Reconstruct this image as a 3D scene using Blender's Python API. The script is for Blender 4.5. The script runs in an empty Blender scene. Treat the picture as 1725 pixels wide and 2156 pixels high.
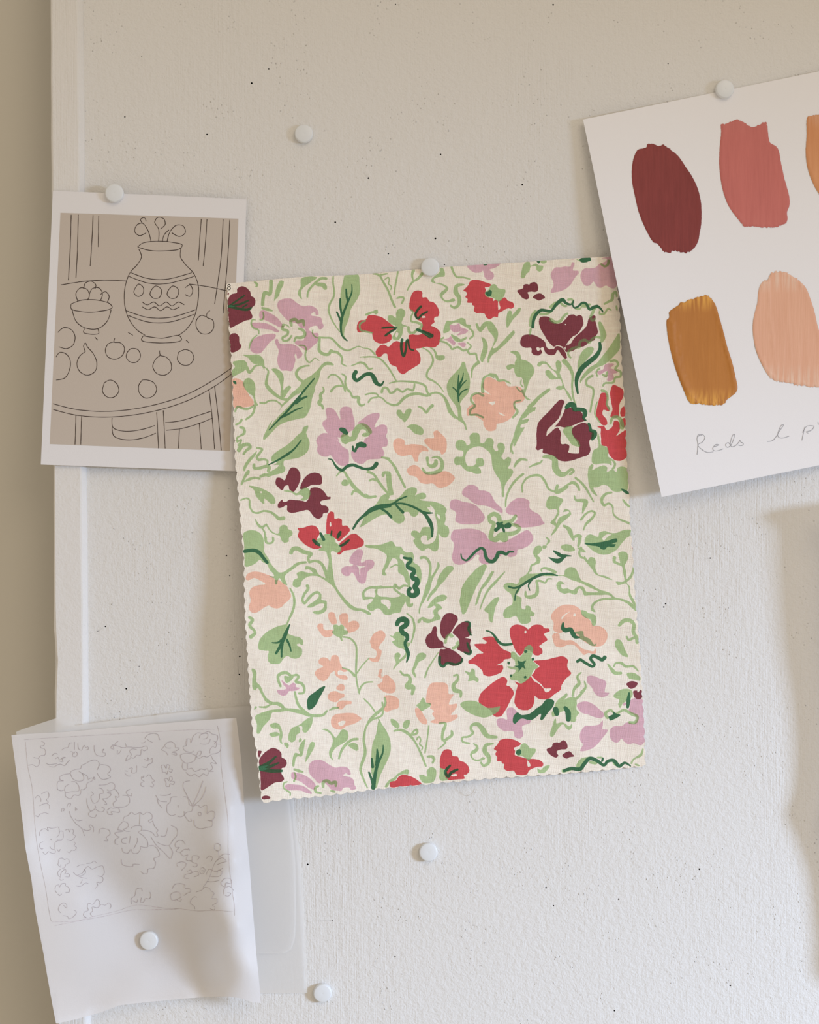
import bpy, bmesh, math, random
import numpy as np
from mathutils import Vector
from mathutils.geometry import delaunay_2d_cdt

# ------------------------------------------------------------------ camera, light, exposure
W, H = 1725.0, 2156.0
S = 0.00025                     # metres per photograph pixel on the board
D = 1.0                         # camera distance from the board
scn = bpy.context.scene
col = scn.collection
cam = bpy.data.objects.new('camera', bpy.data.cameras.new('camera'))
cam.data.sensor_fit = 'HORIZONTAL'
cam.data.angle = 2 * math.atan(W * S / 2 / D)
cam.location = (0, -D, 0)
cam.rotation_euler = (math.pi / 2, 0, 0)
cam.data.clip_start = 0.01
col.objects.link(cam)
scn.camera = cam
scn.view_settings.view_transform = 'Standard'
scn.view_settings.look = 'None'
scn.view_settings.gamma = 1
scn.view_settings.use_curve_mapping = False
scn.view_settings.exposure = 0.07

wd = bpy.data.worlds.new('room_light')
scn.world = wd
wd.use_nodes = True
bgn = wd.node_tree.nodes['Background']
bgn.inputs['Color'].default_value = (1.0, 0.86, 0.69, 1)      # warm light bounced round the room
bgn.inputs['Strength'].default_value = 0.485

# daylight outside the window in the right-hand wall
AZ, EL, LD = math.radians(35), math.radians(9), 3.2
ldir = Vector((math.cos(AZ) * math.cos(EL), -math.sin(AZ) * math.cos(EL), math.sin(EL)))
la = bpy.data.lights.new('daylight', 'AREA')
la.shape = 'RECTANGLE'
la.size = 0.62
la.size_y = 1.05
la.energy = 156.0
la.color = (0.53, 0.69, .97)
lo = bpy.data.objects.new('daylight', la)
lo.location = ldir * LD
lo.rotation_euler = ldir.to_track_quat('Z', 'Y').to_euler()
col.objects.link(lo)
# added warm fill giving the ambient a direction, high behind the photographer's right shoulder
lb = bpy.data.lights.new('room_fill', 'AREA'); lb.shape = 'DISK'; lb.size = 1.2; lb.energy = 8.5; lb.color = (1.0, .85, .675)
lo2 = bpy.data.objects.new('room_fill', lb); lo2.location = (.85, -1.75, 1.05)
lo2.rotation_euler = Vector(lo2.location).to_track_quat('Z', 'Y').to_euler(); col.objects.link(lo2)

# ------------------------------------------------------------------ traced outlines (units: fifths of a photograph pixel unless a line gives its own scale)
FABRIC = """
@475 535
M 30 470 60 425 120 405 122 365 172 338 225 358 262 400 268 440 300 458 315 500 305 540 275 565 260 590 284 660 265 685 200 705 130 740 50 775 38 735 30 620
M 42 860 75 835 110 835 142 870 145 925 165 965 150 1000 110 1025 60 1035 50 960
M 22 412 36 404 34 424 26 440
L 355 640 362 605 400 592 470 622 540 665 590 725 615 765 575 772 520 745 470 720 400 690 362 680
L 275 730 330 720 420 728 480 750 530 780 565 818 530 822 480 800 400 788 320 780 285 765
L 258 980 275 915 340 870 420 845 495 838 530 850 520 885 470 925 420 985 370 1040 310 1045 265 1015
L 525 940 525 900 548 893 565 935 600 948 690 945 760 975 795 1020 812 1050 795 1085 755 1100 748 1065 735 1048 727 1075 735 1110 728 1150 708 1215 690 1232 640 1225 590 1225 555 1170 545 1110 560 1020 545 980
L 545 540 560 495 610 472 690 470 760 520 820 550 880 540 940 560 975 600 978 640 950 640 940 610 905 625 905 645 960 655 1005 670 1020 720 1033 760 1010 790 985 790 960 755 905 765 875 790 880 800 925 830 970 830 980 870 965 930 930 960 860 1015 835 1010 800 985 730 935 745 915 820 905 830 880 845 830 840 790 790 775 740 725 670 710 610 655 565 600
P 75 1315 130 1310 190 1350 200 1400 240 1470 270 1530 285 1570 310 1590 260 1605 200 1612 90 1612 80 1500
G 20 540
G 295 292 320 290 345 318 338 342 310 348 318 325
g40-34 480 285 478 350 465 420 415 405 398 450 390 535
G 520 420 540 340 575 280 612 285 610 320 580 380 560 440 530 475 510 495 516 450
G 800 255 965 245 880 310 810 365 795 410 804 475 770 440 762 400 790 340
g30-20 1060 258 1010 255 960 290 900 350 868 400 862 450
G 935 310 990 300 1050 310 1070 350 1062 375 1035 372 1015 345 960 335
g16-22-10 1135 235 1132 300 1143 380 1138 450 1100 520 1085 590 1110 670 1160 760 1215 830
G 1262 220 1395 215 1412 300 1418 390 1395 460 1355 525 1320 580 1305 650 1285 720 1260 775 1250 850 1270 900 1245 895 1215 840 1200 770 1215 560 1210 420 1235 300
g22-32-16 385 568 430 580 490 595
g16-20 395 615 402 660 385 690 365 690
g18 312 692 285 690 270 730 290 775 345 800 350 840
g12-20-12 330 855 290 890 262 940 248 1000
g34 695 755 690 700 740 690 760 715 815 700 825 750
g30-20 610 745 600 790 655 810 650 850 600 880 610 910 660 905 695 860
g14 600 750 640 745 670 770
g24-34-20 775 785 825 810 835 855 790 880 740 880 725 920
g14-20-8 775 962 830 965 850 1000 840 1060 850 1110 880 1140 910 1125 940 1095 985 1122
g14 920 795 915 830 950 875 985 880
g18-24-10 985 875 1040 880 1110 885 1160 930 1220 990 1290 1015 1350 990 1400 972 1445 985
g30-34-28-12 990 885 985 960 990 1020 1040 1055 1090 1050 1110 1015 1130 1028 1175 1035 1215 1070 1230 1110 1225 1150 1275 1180
G 180 1062 260 1060 350 1062 395 1100 410 1150 405 1225 390 1190 350 1160 300 1155 265 1130 240 1095
G 80 1160 80 1135 140 1120 200 1122 230 1160 225 1195 195 1230 130 1265 75 1290 65 1235 100 1180
g36-24-16 225 1195 250 1245 285 1215 310 1180 380 1165
g10-40-22 395 1180 450 1230 440 1290 430 1370 470 1430 540 1490 620 1530 700 1520
G 485 1212 530 1205 590 1245 612 1290 608 1380 610 1430 640 1400 670 1385 692 1400 670 1435 640 1480 620 1510 585 1510 580 1400 560 1320 530 1270
g16-30-30 880 1175 830 1180 770 1210 745 1260 770 1310 810 1340
G 1140 1170 1120 1145 1070 1132 1020 1155 970 1215 900 1280 820 1330 770 1400 700 1460 640 1535 600 1580 560 1660 520 1730 590 1730 650 1730 750 1725 830 1722 890 1625 905 1500 950 1380 985 1310 1010 1215 1060 1170
C 800 1430 770 1455 700 1530 640 1600 590 1650 580 1630 650 1560 730 1490
G 185 1360 210 1315 250 1305 300 1345 315 1400 310 1490 325 1560 345 1590 310 1590 290 1500 240 1460 200 1410
g20-26-16 100 1655 130 1605 180 1625 240 1630 300 1590
g18 310 1590 300 1660 270 1700 225 1725
g20-16 365 1565 410 1570 460 1545 530 1545 590 1590
g16-22 1080 1305 1110 1272 1160 1275 1210 1320 1240 1380 1260 1440
g16-26 1225 1262 1265 1290 1260 1350 1280 1420 1310 1450
g26-20 1110 1445 1150 1400 1200 1385 1250 1395
g12-30-40-20 1025 1400 1035 1440 1000 1480 1005 1530 985 1570 1020 1600 1025 1630
g16-36-16 1320 1460 1340 1505 1400 1510 1400 1560 1430 1595 1465 1580
g10-26-16 1325 1175 1380 1155 1420 1140 1470 1160 1510 1210 1550 1200
g10 1460 1090 1540 1080 1600 1085 1660 1130 1725 1210
d18 40 545 120 490 200 435
d22 40 550 130 535 240 490
d30-24 35 550 140 575 230 585 270 565
d16 180 560 230 530
d16-22-16 1270 370 1275 440 1285 500 1270 540
d10-22-26-14 1330 320 1330 400 1290 500 1250 600 1225 680 1215 780 1230 860 1280 912
d22 1208 470 1210 560 1225 640
d18-24 1172 610 1195 660 1222 720
D 78 1335 110 1340 115 1370 90 1365
d12-26-12 935 1310 850 1410 760 1520 680 1620 600 1710
d20-30 855 1500 800 1525 740 1570
d12-24 810 1615 750 1635 650 1690 580 1720
d44-34-44-14 1372 1240 1350 1290 1380 1330 1430 1300 1470 1270 1530 1265 1570 1310 1600 1360 1640 1375 1662 1345
@770 535
R 0 690 30 645 100 645 170 665 240 715 290 755 320 785 260 830 275 860 270 900 230 930 160 942 100 920 75 880 65 830 10 815 -80 820 -90 750 -60 700
R 105 1030 130 985 160 958 205 955 240 975 290 930 330 915 380 930 450 900 455 855 490 845 560 850 600 830 590 790 600 740 590 715 540 685 510 640 515 610 470 590 460 540 475 450 500 400 550 382 595 400 600 455 640 455 672 495 720 510 760 560 778 610 765 655 735 660 720 680 726 715 690 750 740 775 785 820 790 870 775 940 740 975 700 985 640 975 580 990 530 1000 565 1040 580 1110 570 1150 500 1200 450 1230 395 1265 350 1240 320 1185 270 1165 235 1100 225 1050 190 1050 160 1080 120 1075
C 590 660 620 650 635 665 600 672
L 1070 122 1230 112 1420 98 1380 135 1330 155 1305 165 1345 200 1352 235 1330 265 1290 270 1255 245 1245 200 1235 175 1215 190 1150 195 1100 165
R 1075 335 1110 280 1180 272 1260 295 1320 320 1305 345 1255 350 1265 370 1260 425 1280 450 1330 460 1395 490 1430 475 1465 455 1500 490 1550 510 1565 545 1540 575 1500 572 1430 605 1400 625 1390 665 1355 660 1310 685 1275 670 1255 630 1210 620 1165 620 1140 595 1145 550 1120 530 1125 515 1070 510 1075 475 1050 450 1070 420 1060 400 1030 385
C 1400 490 1412 540 1420 565 1400 590 1395 540
C 1340 470 1360 475 1350 495
C 1270 355 1310 345 1300 365
L 885 745 940 750 985 730 1000 765 1060 790 1080 805 1060 830 1000 850 960 855 1000 815 940 825 900 800
L 820 900 870 885 900 865 920 900 950 940 930 960 890 930 850 905
L 970 940 1050 935 1055 960 1030 980 1000 965
P 1230 1400 1270 1300 1320 1300 1380 1330 1420 1345 1460 1340 1500 1390 1590 1390 1640 1410 1670 1460 1680 1510 1640 1560 1560 1580 1580 1620 1560 1690 1480 1760 1300 1790 1200 1730 1130 1695 1070 1700 1070 1630 1110 1590 1150 1570 1130 1530 1130 1490 1190 1460 1260 1460 1320 1480 1270 1440
C 1295 1560 1330 1555 1365 1550 1360 1575 1335 1590 1310 1575
C 1385 1660 1440 1680 1470 1700 1440 1700
g24 0 640 60 615 105 605 120 590
G 90 590 125 590 130 620 100 635
g20 0 700 -60 740 -50 800 0 815 70 830
g20-24 80 205 140 220 190 300 240 390 270 470 310 560
g18 130 230 180 215 230 205
g14 200 270 240 245 250 280 240 310 270 340 265 375
g10 150 225 160 205
g18-16 340 185 325 270 310 350 300 425
g34-18 505 170 490 220 500 270
g32-22-14 600 200 550 260 500 290 460 340 440 380
g22 330 465 360 455 400 460 395 490 380 520
G 810 145 835 190 830 235 780 240 720 265 735 300 800 310 860 340 872 370 830 420 810 440 830 480 870 485 930 465 945 490 900 505 860 510 810 485 780 430 800 395 840 360 800 325 740 310 690 290 690 270 740 220 780 190 785 150
g24-16 905 135 930 200 960 240 1030 245 1095 262
g16-50-40-20 1035 322 960 335 950 400 985 460 980 530 935 565 895 540
G 1320 325 1365 318 1400 360 1470 375 1470 410 1440 470 1400 500 1370 480 1330 455 1280 450 1255 410 1300 370
G 1640 200 1670 110 1725 80 1725 180 1690 210 1655 255 1635 240
G 240 650 280 645 320 670 320 620 345 580 385 575 415 600 415 640 390 690 380 730 440 760 400 770 390 830 375 870 345 905 300 905 280 880 300 840 330 790 320 760 260 730 235 690
C 325 820 345 830 330 875 310 865 315 840
g14-26-30 470 585 500 610 480 660 480 705 540 720 590 745 585 770 540 800 500 830 460 820 450 770
G 820 830 840 730 860 700 900 705 960 690 1010 670 1050 690 1060 735 1110 750 1095 780 1040 760 990 730 960 720 920 730 885 750 890 800 860 825
g18-24-18 1090 780 1130 820 1130 860 1095 890
g14-50-28-20 905 850 950 890 1000 910 1060 880
g18-24 820 880 785 910 850 935 890 970 910 1000 970 980 1030 1015 1060 1005
g14-24-18 1070 930 1110 970 1075 1020 1100 1050 1160 1050 1170 1090 1190 1140
g36-14 1190 1140 1150 1170 1120 1220 1118 1300
G 1160 730 1180 730 1200 770 1250 715 1320 710 1370 770 1395 830 1385 900 1340 990 1380 980 1450 910 1560 805 1572 825 1500 920 1400 1010 1330 1070 1305 1110 1300 1140 1285 1145 1285 1090 1310 1020 1340 960 1355 890 1330 850 1290 800 1275 760 1215 820 1180 800
G 1218 875 1250 885 1285 950 1280 1030 1250 1110 1230 1140 1210 1120 1215 1050 1235 990 1235 930
G 1480 730 1480 680 1510 595 1540 605 1540 640 1610 570 1635 565 1625 610 1560 680 1490 775
g12-22-22-10 600 985 670 1030 710 1110 690 1180 650 1240 650 1300 720 1340 780 1390 820 1450
g10-26 680 985 720 1010 740 1050
G 730 1050 760 1065 830 1070 832 1100 800 1122 760 1115 735 1090
G 1480 1180 1540 1160 1570 1165 1570 1140 1590 1100 1570 1060 1525 1030 1550 1018 1600 1025 1630 1060 1640 1105 1700 1125 1770 1190 1770 1260 1730 1320 1710 1380 1690 1440 1680 1480 1725 1525 1740 1535 1700 1535 1670 1500 1640 1430 1670 1420 1660 1350 1640 1300 1600 1295 1570 1250 1560 1200 1500 1220
g14 1640 1320 1635 1370 1660 1400
g8-16-20 -20 990 40 1000 100 1060
g10-20-16 -60 1085 50 1080 140 1095 220 1170 280 1260 325 1340
g12-22-24 250 1360 340 1340 420 1340 520 1350 600 1370 635 1400 650 1455 680 1485
g26-20 170 1455 185 1410 225 1410 260 1460 300 1450 330 1420 390 1450 440 1420 500 1435 515 1370
g18-30-30-20-24-16 220 1560 290 1590 340 1580 400 1520 470 1480 560 1470 650 1490 700 1465 760 1460 820 1500 860 1590 880 1660 940 1725
g16-18 0 1480 60 1465 120 1475 130 1500 60 1520 30 1560
g16 130 1500 180 1520 215 1560
g16-26 555 1605 600 1620 640 1670 670 1620 705 1590
G 330 1645 370 1640 400 1680 440 1640 480 1630 485 1655 450 1725 410 1770 370 1720
G 1020 1135 1045 1140 1060 1200 1095 1290 1098 1390 1080 1460 1030 1520 990 1590 1005 1680 1015 1760 985 1760 960 1620 910 1545 870 1480 855 1390 880 1320 960 1230 1000 1180
g14-36 1350 1300 1310 1275 1250 1300 1230 1380 1235 1450
g36-14 1310 1270 1370 1280 1400 1330 1460 1330 1525 1362
g24-20 1240 1490 1180 1465 1120 1490 1110 1540 1150 1600 1105 1640 1100 1690 1170 1690 1240 1720
g14 1590 1400 1610 1430 1640 1450
g14-24-24 1635 1540 1570 1560 1570 1610 1600 1660 1550 1720
g18 1725 1640 1660 1720
d14 0 1265
d10-44-14 -20 1260 40 1255 80 1300 110 1360 160 1380 190 1340
d26-20 585 550 540 600 525 640 550 680 590 640 650 605
d20 170 780 240 772 330 772
d24 205 860 260 820 320 785
d30-18 385 900 375 970 385 1040 400 1075 425 1000 430 920 445 900 455 960 470 1000 505 1012
d30-40 545 795 620 825 700 860
d14-20 560 800 620 840 680 880
D 1262 400 1290 395 1305 375 1328 390 1325 430 1300 448 1270 430
D 1240 108 1285 105 1280 115 1245 118
d8-22-26-14 1030 1250 1020 1310 985 1390 975 1460 980 1555
d12-16 980 1275 975 1340 970 1430
d12-16 1060 1330 1020 1370 985 1420
d12-16 920 1405 950 1430 975 1470
d12-16 1075 1420 1020 1445 985 1490
@1050 535
M 195 385 255 360 265 325 300 315 320 322 350 298 395 300 418 345 412 385 385 400 345 395 305 405 318 430 318 465 295 478 250 460 225 430
M 360 455 390 425 440 415 470 430 490 460 450 480 420 490 395 475
L 550 230 560 185 600 140 650 140 700 130 755 130 775 85 800 95 785 170 835 175 845 200 810 240 760 320 700 370 640 395 600 400 555 408 550 385 580 330 570 280
L 862 230 880 175 910 150 950 150 1020 140 1060 105 1130 75 1140 50 1085 45 1120 35 1210 35 1225 120 1245 230 1245 330 1220 360 1180 355 1130 330 1080 355 1040 345 1000 290 965 325 930 335 890 310
L 760 58 800 48 795 54
M 425 710 440 665 490 655 535 665 560 700 610 730 660 725 710 680 740 645 790 635 820 652 850 640 880 655 890 690 895 735 880 770 840 830 780 880 740 930 715 970 700 1000 650 965 600 965 590 980 550 950 510 900 480 850 440 780
M 230 910 255 860 320 845 380 855 440 885 490 925 505 975 530 1000 550 1000 580 985 600 970 640 970 690 1010 715 1060 720 1095 700 1100 660 1060 625 1010 590 1060 530 1062 490 1030 470 980 440 995 460 1030 430 1065 385 1065 350 1040 345 990 280 985 235 960
C 400 985 430 985 435 1005 420 1020 405 1010
M 700 975 760 940 800 880 880 810 930 750 950 680 1000 645 1022 655 1020 700 1040 780 1045 830 1020 870 1010 905 960 925 900 970 840 985 780 1020 730 1030 705 1025
C 510 950 540 990 580 1000 600 975 620 960 690 985 705 1010 712 965 770 905 800 855 760 890 715 950 700 985 650 972 620 968 590 975
C 700 735 712 738 705 750
L 1120 1165 1160 1150 1220 1160 1180 1200 1250 1225 1250 1250 1210 1260 1215 1310 1165 1340 1140 1325 1155 1290 1100 1300 1150 1270 1140 1230 1060 1270 1038 1240 1100 1215
G 235 220 270 100 310 80 340 120 390 100 430 120 470 125 460 170 430 185 400 165 395 130 350 130 310 170 270 250 240 250
G 440 75 510 70 495 95 455 98
g30-24 545 560 590 520 630 500
g26-20 735 480 760 475 785 490 770 515
g40-30 340 750 350 660 390 600
g22 340 780 330 850
g30-24 440 630 500 630 550 610
g24 650 510 690 545 720 545
g20 790 560 840 580 870 565
g40-26 880 540 920 545 960 530
g34-24 1010 570 990 620 970 670 990 700 1015 680
g40-30-22 550 690 590 715 650 705 690 650 725 625
g36-56-62-30 1065 725 1085 780 1105 860 1085 920
g26-24-28-26-30-26-20 1075 880 1020 875 985 895 955 930 915 905 870 915 850 950 855 975 810 985 770 1000 735 1030 740 1070 760 1090
g20-34-20 1115 525 1160 500 1195 480 1205 420 1235 400 1245 445
g20 1185 590 1155 575 1110 630 1065 630 1065 600
g20 1240 545 1248 590
g30-20 1160 70 1150 110 1120 130 1080 105
G 1270 830 1280 950 1275 1000 1180 1110 1120 1160 1030 1200 950 1260 880 1330 860 1360 860 1320 950 1200 1030 1150 1090 1080 1160 990 1220 900
G 835 1220 840 1120 870 1040 920 990 975 975 1002 990 990 1040 940 1100 880 1170
G 405 1170 430 1135 490 1130 530 1160 570 1210 610 1225 600 1150 620 1120 650 1130 665 1180 645 1250 660 1290 680 1350 700 1410 740 1460 770 1520 770 1550 720 1480 690 1420 650 1430 605 1415 625 1390 670 1385 650 1320 600 1320 550 1320 500 1270 495 1230 530 1220 570 1260 620 1300 600 1250 540 1200 500 1160 460 1160 430 1185
g50-22-18 690 1125 740 1180 780 1270 775 1380 785 1500 815 1600
G 540 1410 545 1430 490 1480 430 1530 380 1590 320 1640 270 1690 240 1725 280 1725 340 1660 385 1645 380 1615 300 1610 350 1560 420 1490
g26-18 990 1280 930 1320 930 1380 990 1410 1000 1460 985 1550 965 1660
g26-20 1180 1130 1230 1120 1260 1160 1230 1210 1285 1240 1280 1290 1230 1300 1210 1350 1120 1360 1100 1385
g16-24 1040 1285 1030 1240 1060 1205
g24 1095 1265 1130 1285 1145 1240
g12 825 55 860 75
d20-44 860 60 955 55
D 865 45 955 45 950 75 885 88 860 75
D 400 70 440 70 425 100 410 90
d30-34-26-40-14 360 770 370 690 400 630 450 590 500 595 550 600 600 540 640 500 675 480 710 515 760 530 790 510
d14-36 790 490 780 530 800 565 840 550 880 515 920 520 960 580 1000 560 1040 550
d36-14 1000 560 1040 550 1080 580 1100 610
d30-50-50-20 1065 935 1070 990 1030 1070 960 1130 880 1200 830 1290 820 1360 835 1465
@475 830
L 1055 160 1080 140 1115 145 1150 170 1185 230 1210 270 1205 180 1225 140 1280 130 1325 150 1340 210 1360 300 1350 370 1310 395 1260 440 1210 455 1130 440 1070 405 1040 360 1020 310 1035 280 1065 260
L 955 490 985 435 1030 410 1110 420 1180 455 1200 500 1225 545 1290 590 1300 660 1290 740 1240 755 1190 740 1150 700 1105 640 1080 655 1010 650 965 600 970 540
L 1390 305 1440 265 1500 220 1560 200 1615 200 1620 240 1580 310 1570 350 1640 320 1690 330 1705 400 1690 440 1710 490 1700 545 1650 560 1670 610 1650 670 1560 685 1500 690 1440 735 1370 715 1330 660 1330 590 1380 560 1440 530 1470 470 1510 440 1490 370 1430 320
C 1170 480 1215 520 1200 500
M 525 930 540 880 580 880 620 905 650 840 690 775 740 775 780 820 790 880 770 950 735 1010 715 1028 675 1005 660 960 620 970 610 1000 590 1010 560 985 535 960
M 785 990 820 900 870 845 940 825 1000 845 1018 895 1010 945 970 955 910 955 850 985 795 1003
M 550 1160 600 1108 605 1130 645 1130 670 1110 740 1115 800 1120 850 1130 880 1080 885 1020 900 990 960 980 1010 1000 1050 1040 1075 1080 1105 1080 1100 1105 1065 1110 1000 1130 1010 1165 1060 1175 1085 1210 1075 1245 1030 1255 1020 1290 975 1312 930 1290 900 1250 870 1220 820 1225 760 1240 690 1250 650 1225 645 1170 590 1195 555 1195
R 760 1412 820 1405 880 1385 930 1382 970 1410 990 1465 965 1520 960 1580 1010 1610 960 1630 880 1610 800 1550 760 1490 775 1440
R 1060 1440 1065 1320 1080 1260 1110 1235 1140 1245 1150 1310 1190 1305 1225 1320 1230 1380 1280 1385 1310 1430 1290 1465 1240 1510 1190 1550 1170 1530 1130 1500 1090 1470 1065 1470
R 1180 1670 1215 1620 1200 1600 1200 1575 1260 1520 1310 1480 1370 1470 1410 1500 1455 1545 1450 1590 1390 1620 1300 1640 1250 1650 1200 1690 1175 1680
C 1098 1350 1106 1345 1112 1390 1100 1395
P 250 20 300 90 270 110 240 60
G 395 470 420 400 480 290 560 210 640 130 740 40 800 -40 940 -60 915 30 890 130 850 200 800 250 700 275 620 300 560 330 500 390 430 460 405 480
C 600 140 560 180 530 220 500 270 480 310 470 350 500 300 560 230 640 150 720 70 800 -20 720 30 650 90
G 480 700 490 650 560 590 640 540 700 490 770 420 800 400 820 350 870 330 865 370 850 400 885 510 875 580 850 620 780 665 690 685 620 700 610 740 630 780 620 815 560 840 500 855 445 872 430 850 460 820 540 775 560 745 510 745 540 720 520 715
g20-26 215 265 270 225 300 170 310 120
g20-26 110 320 150 300 170 270
g26-34-16-24 155 350 190 360 195 410 150 440 120 460 125 500
g16-26 130 500 165 480 140 540
g44-36-24 140 590 180 540 240 530 260 560 220 590 190 630
G 185 800 200 740 260 660 330 600 310 650 260 710 220 770 200 810
g22-28-20 330 565 385 580 360 620 330 660 345 690 400 685 440 700 440 740
g30-34 300 740 300 775 350 780 420 760 460 765 450 810
G 160 950 180 890 220 810 250 800 255 830 220 870 170 960
g12-30-24-24 200 920 250 895 310 880 360 890
g30-34 370 865 410 850 440 850
G 245 965 330 975 400 1000 470 1040 510 1080 525 1145 485 1155 440 1120 410 1100 405 1155 360 1120 320 1070 300 1010
C 365 1025 378 1022 385 1040 370 1042
g16-20-20-24-44 160 1115 220 1095 250 1110 255 1180 290 1240 340 1250 400 1230 470 1240 530 1280 560 1310 610 1305
g10-30-20 315 1320 340 1370 380 1400 430 1370
g18 380 1405 410 1450 415 1500
g34-20-24 420 1510 430 1560 470 1570 500 1550 500 1510
g16-14 430 1370 460 1420 500 1460 560 1480
G 570 1400 610 1375 650 1390 660 1420 700 1440 705 1480 670 1510 665 1550 625 1565 590 1540 570 1490 545 1480 565 1450
G 800 1000 840 980 880 1000 895 1050 870 1100 820 1120 790 1105 820 1090 790 1060 740 1065 700 1040 610 1020 650 1008 700 1020 750 1040
G 960 1530 1000 1510 1060 1470 1110 1480 1150 1520 1160 1560 1210 1600 1220 1640 1180 1670 1130 1650 1110 1660 1110 1725 1080 1725 1060 1660 1030 1650 980 1640 1020 1600 980 1570
g14-40-26 1170 860 1200 825 1240 810 1290 880 1340 960 1400 1020 1470 1075 1520 1085 1580 1075
G 1220 930 1245 900 1290 910 1300 950 1260 965 1230 960
g22-24-20 1330 1055 1350 1020 1400 1030
g14-22-16 1495 805 1550 835 1590 890 1640 960 1700 1030
g14 1520 915 1550 890 1590 900
g50-70-40 1520 400 1480 350 1420 340 1370 400 1350 460 1300 480 1240 480
g40 1510 420 1450 430
G 1215 440 1260 410 1300 440 1310 480 1270 525 1230 510 1215 480
g16-26 1650 665 1725 680
g34 1660 860 1665 830 1700 830 1710 900 1720 1000
d40-55-40 1215 370 1240 380 1275 410
d40-60-50 1390 535 1430 530 1465 540
d20-24-30 1340 550 1345 590 1365 600 1375 570 1400 545
d10-28-34-26-44 1082 682 1120 690 1150 740 1190 785 1230 800 1280 760 1340 745 1400 765 1460 785 1520 785 1560 770 1590 730
d12-30 460 375 560 270 640 190 700 120 780 30
d12-26-12 455 742 540 700 640 640 720 580 770 520 800 480
d22-40 1345 1415 1400 1330 1480 1260 1570 1210 1640 1190 1730 1170
d26-34 1000 1465 1035 1530
d16-18 1118 1440 1112 1490
d26-40-26 1210 1450 1180 1510
d30-40-26 925 1535 960 1570 990 1590
d28 1300 1535 1240 1585 1205 1595
@770 830
P 290 520 310 475 360 465 410 490 415 530 500 525 580 535 640 560 665 600 600 600 560 640 550 705 520 705 480 640 400 650 340 635 305 590
P 615 490 640 465 720 460 715 400 750 380 800 420 845 470 855 540 840 610 800 635 780 595 710 590 650 540
P 435 800 460 765 510 745 560 765 600 810 680 840 760 820 840 810 900 835 940 880 900 940 840 975 770 985 710 940 640 945 580 930 530 870 460 850
P 1265 215 1300 190 1400 190 1400 260 1380 310 1370 370 1320 390 1280 380 1240 310
L 1015 1040 1030 1000 1080 960 1130 955 1180 980 1195 1010 1250 1015 1310 1040 1340 1090 1370 1140 1440 1210 1440 1250 1380 1225 1300 1185 1240 1170 1180 1165 1130 1140 1070 1090 1030 1070
L 885 1170 900 1120 950 1105 1020 1130 1080 1140 1160 1170 1220 1230 1255 1290 1245 1330 1190 1365 1110 1370 1000 1365 945 1330 955 1260 940 1230 900 1210
L 1475 1230 1500 1170 1550 1120 1610 1092 1680 1100 1725 1130 1725 1190 1760 1230 1830 1270 1870 1340 1885 1360 1800 1390 1720 1400 1620 1400 1560 1370 1600 1310 1580 1280 1500 1260
L 900 1480 930 1430 1000 1420 1110 1415 1190 1430 1260 1470 1300 1530 1400 1560 1450 1555 1530 1520 1620 1470 1700 1430 1750 1470 1765 1530 1720 1590 1640 1630 1600 1640 1590 1690 1520 1715 1490 1700 1440 1690 1390 1730 1340 1765 1290 1790 1230 1785 1190 1740 1200 1700 1170 1690 1120 1740 1040 1785 980 1795 930 1775 910 1720 925 1630 930 1570 900 1530
G 325 190 345 165 380 190 410 210 420 170 470 150 485 170 460 230 420 265 370 260 340 230
g18-34 560 130 600 150 640 190 670 150 705 120
G 435 345 480 318 540 322 590 350 610 380 600 425 550 425 500 400 470 365
G 1160 730 1160 690 1190 672 1230 675 1250 720 1235 755 1190 765 1210 790 1215 830 1160 840 1120 820 1060 805 1020 770 1000 745 950 745 930 700 950 660 1020 655 1025 600 970 585 945 540 965 490 1020 480 1055 510 1065 540 1100 520 1095 440 1130 408 1190 415 1205 460 1210 510 1250 510 1280 465 1330 465 1350 500 1345 560 1370 600 1395 590 1385 540 1410 510 1450 520 1468 560 1450 620 1430 660 1460 690 1500 660 1530 680 1525 730 1500 780 1540 790 1555 820 1530 870 1490 920 1460 990 1455 1080 1440 1080 1430 980 1410 900 1370 840 1335 760 1320 640 1280 590 1210 550 1140 560 1075 600 1050 670 1060 730 1080 755 1130 755
g20-30-14 1550 620 1530 560 1560 480 1600 350 1650 230 1725 130
g20-34-26 1565 540 1600 450 1650 370
g18-32-28-20 1565 765 1600 710 1640 685 1700 695
g16-20-26-24 1475 1180 1480 1100 1510 1010 1560 930 1620 870 1660 840
g14-16-16 1655 1020 1645 970 1680 900 1725 870
g34-20-36-50-36 650 670 660 740 700 760 740 730 740 700
g14-36-44-34-22 700 670 750 660 800 700 800 780 750 820 680 830 630 825 600 780
g20-30-24 170 665 230 680 290 740 340 830 380 910 415 980
g18-40-50-60 175 850 200 830 245 830 250 900 255 980 265 1050
g16-30 40 910 70 895 110 905
g24-26-30-20 20 820 80 840 130 910 180 980 240 1050
g12-24 0 1050 40 1075 100 1075
g20-26-16 800 0 850 60 880 130 930 220 990 270 1040 310 1060 370
g26-30-20 960 60 990 140 1000 240 1050 320
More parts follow.
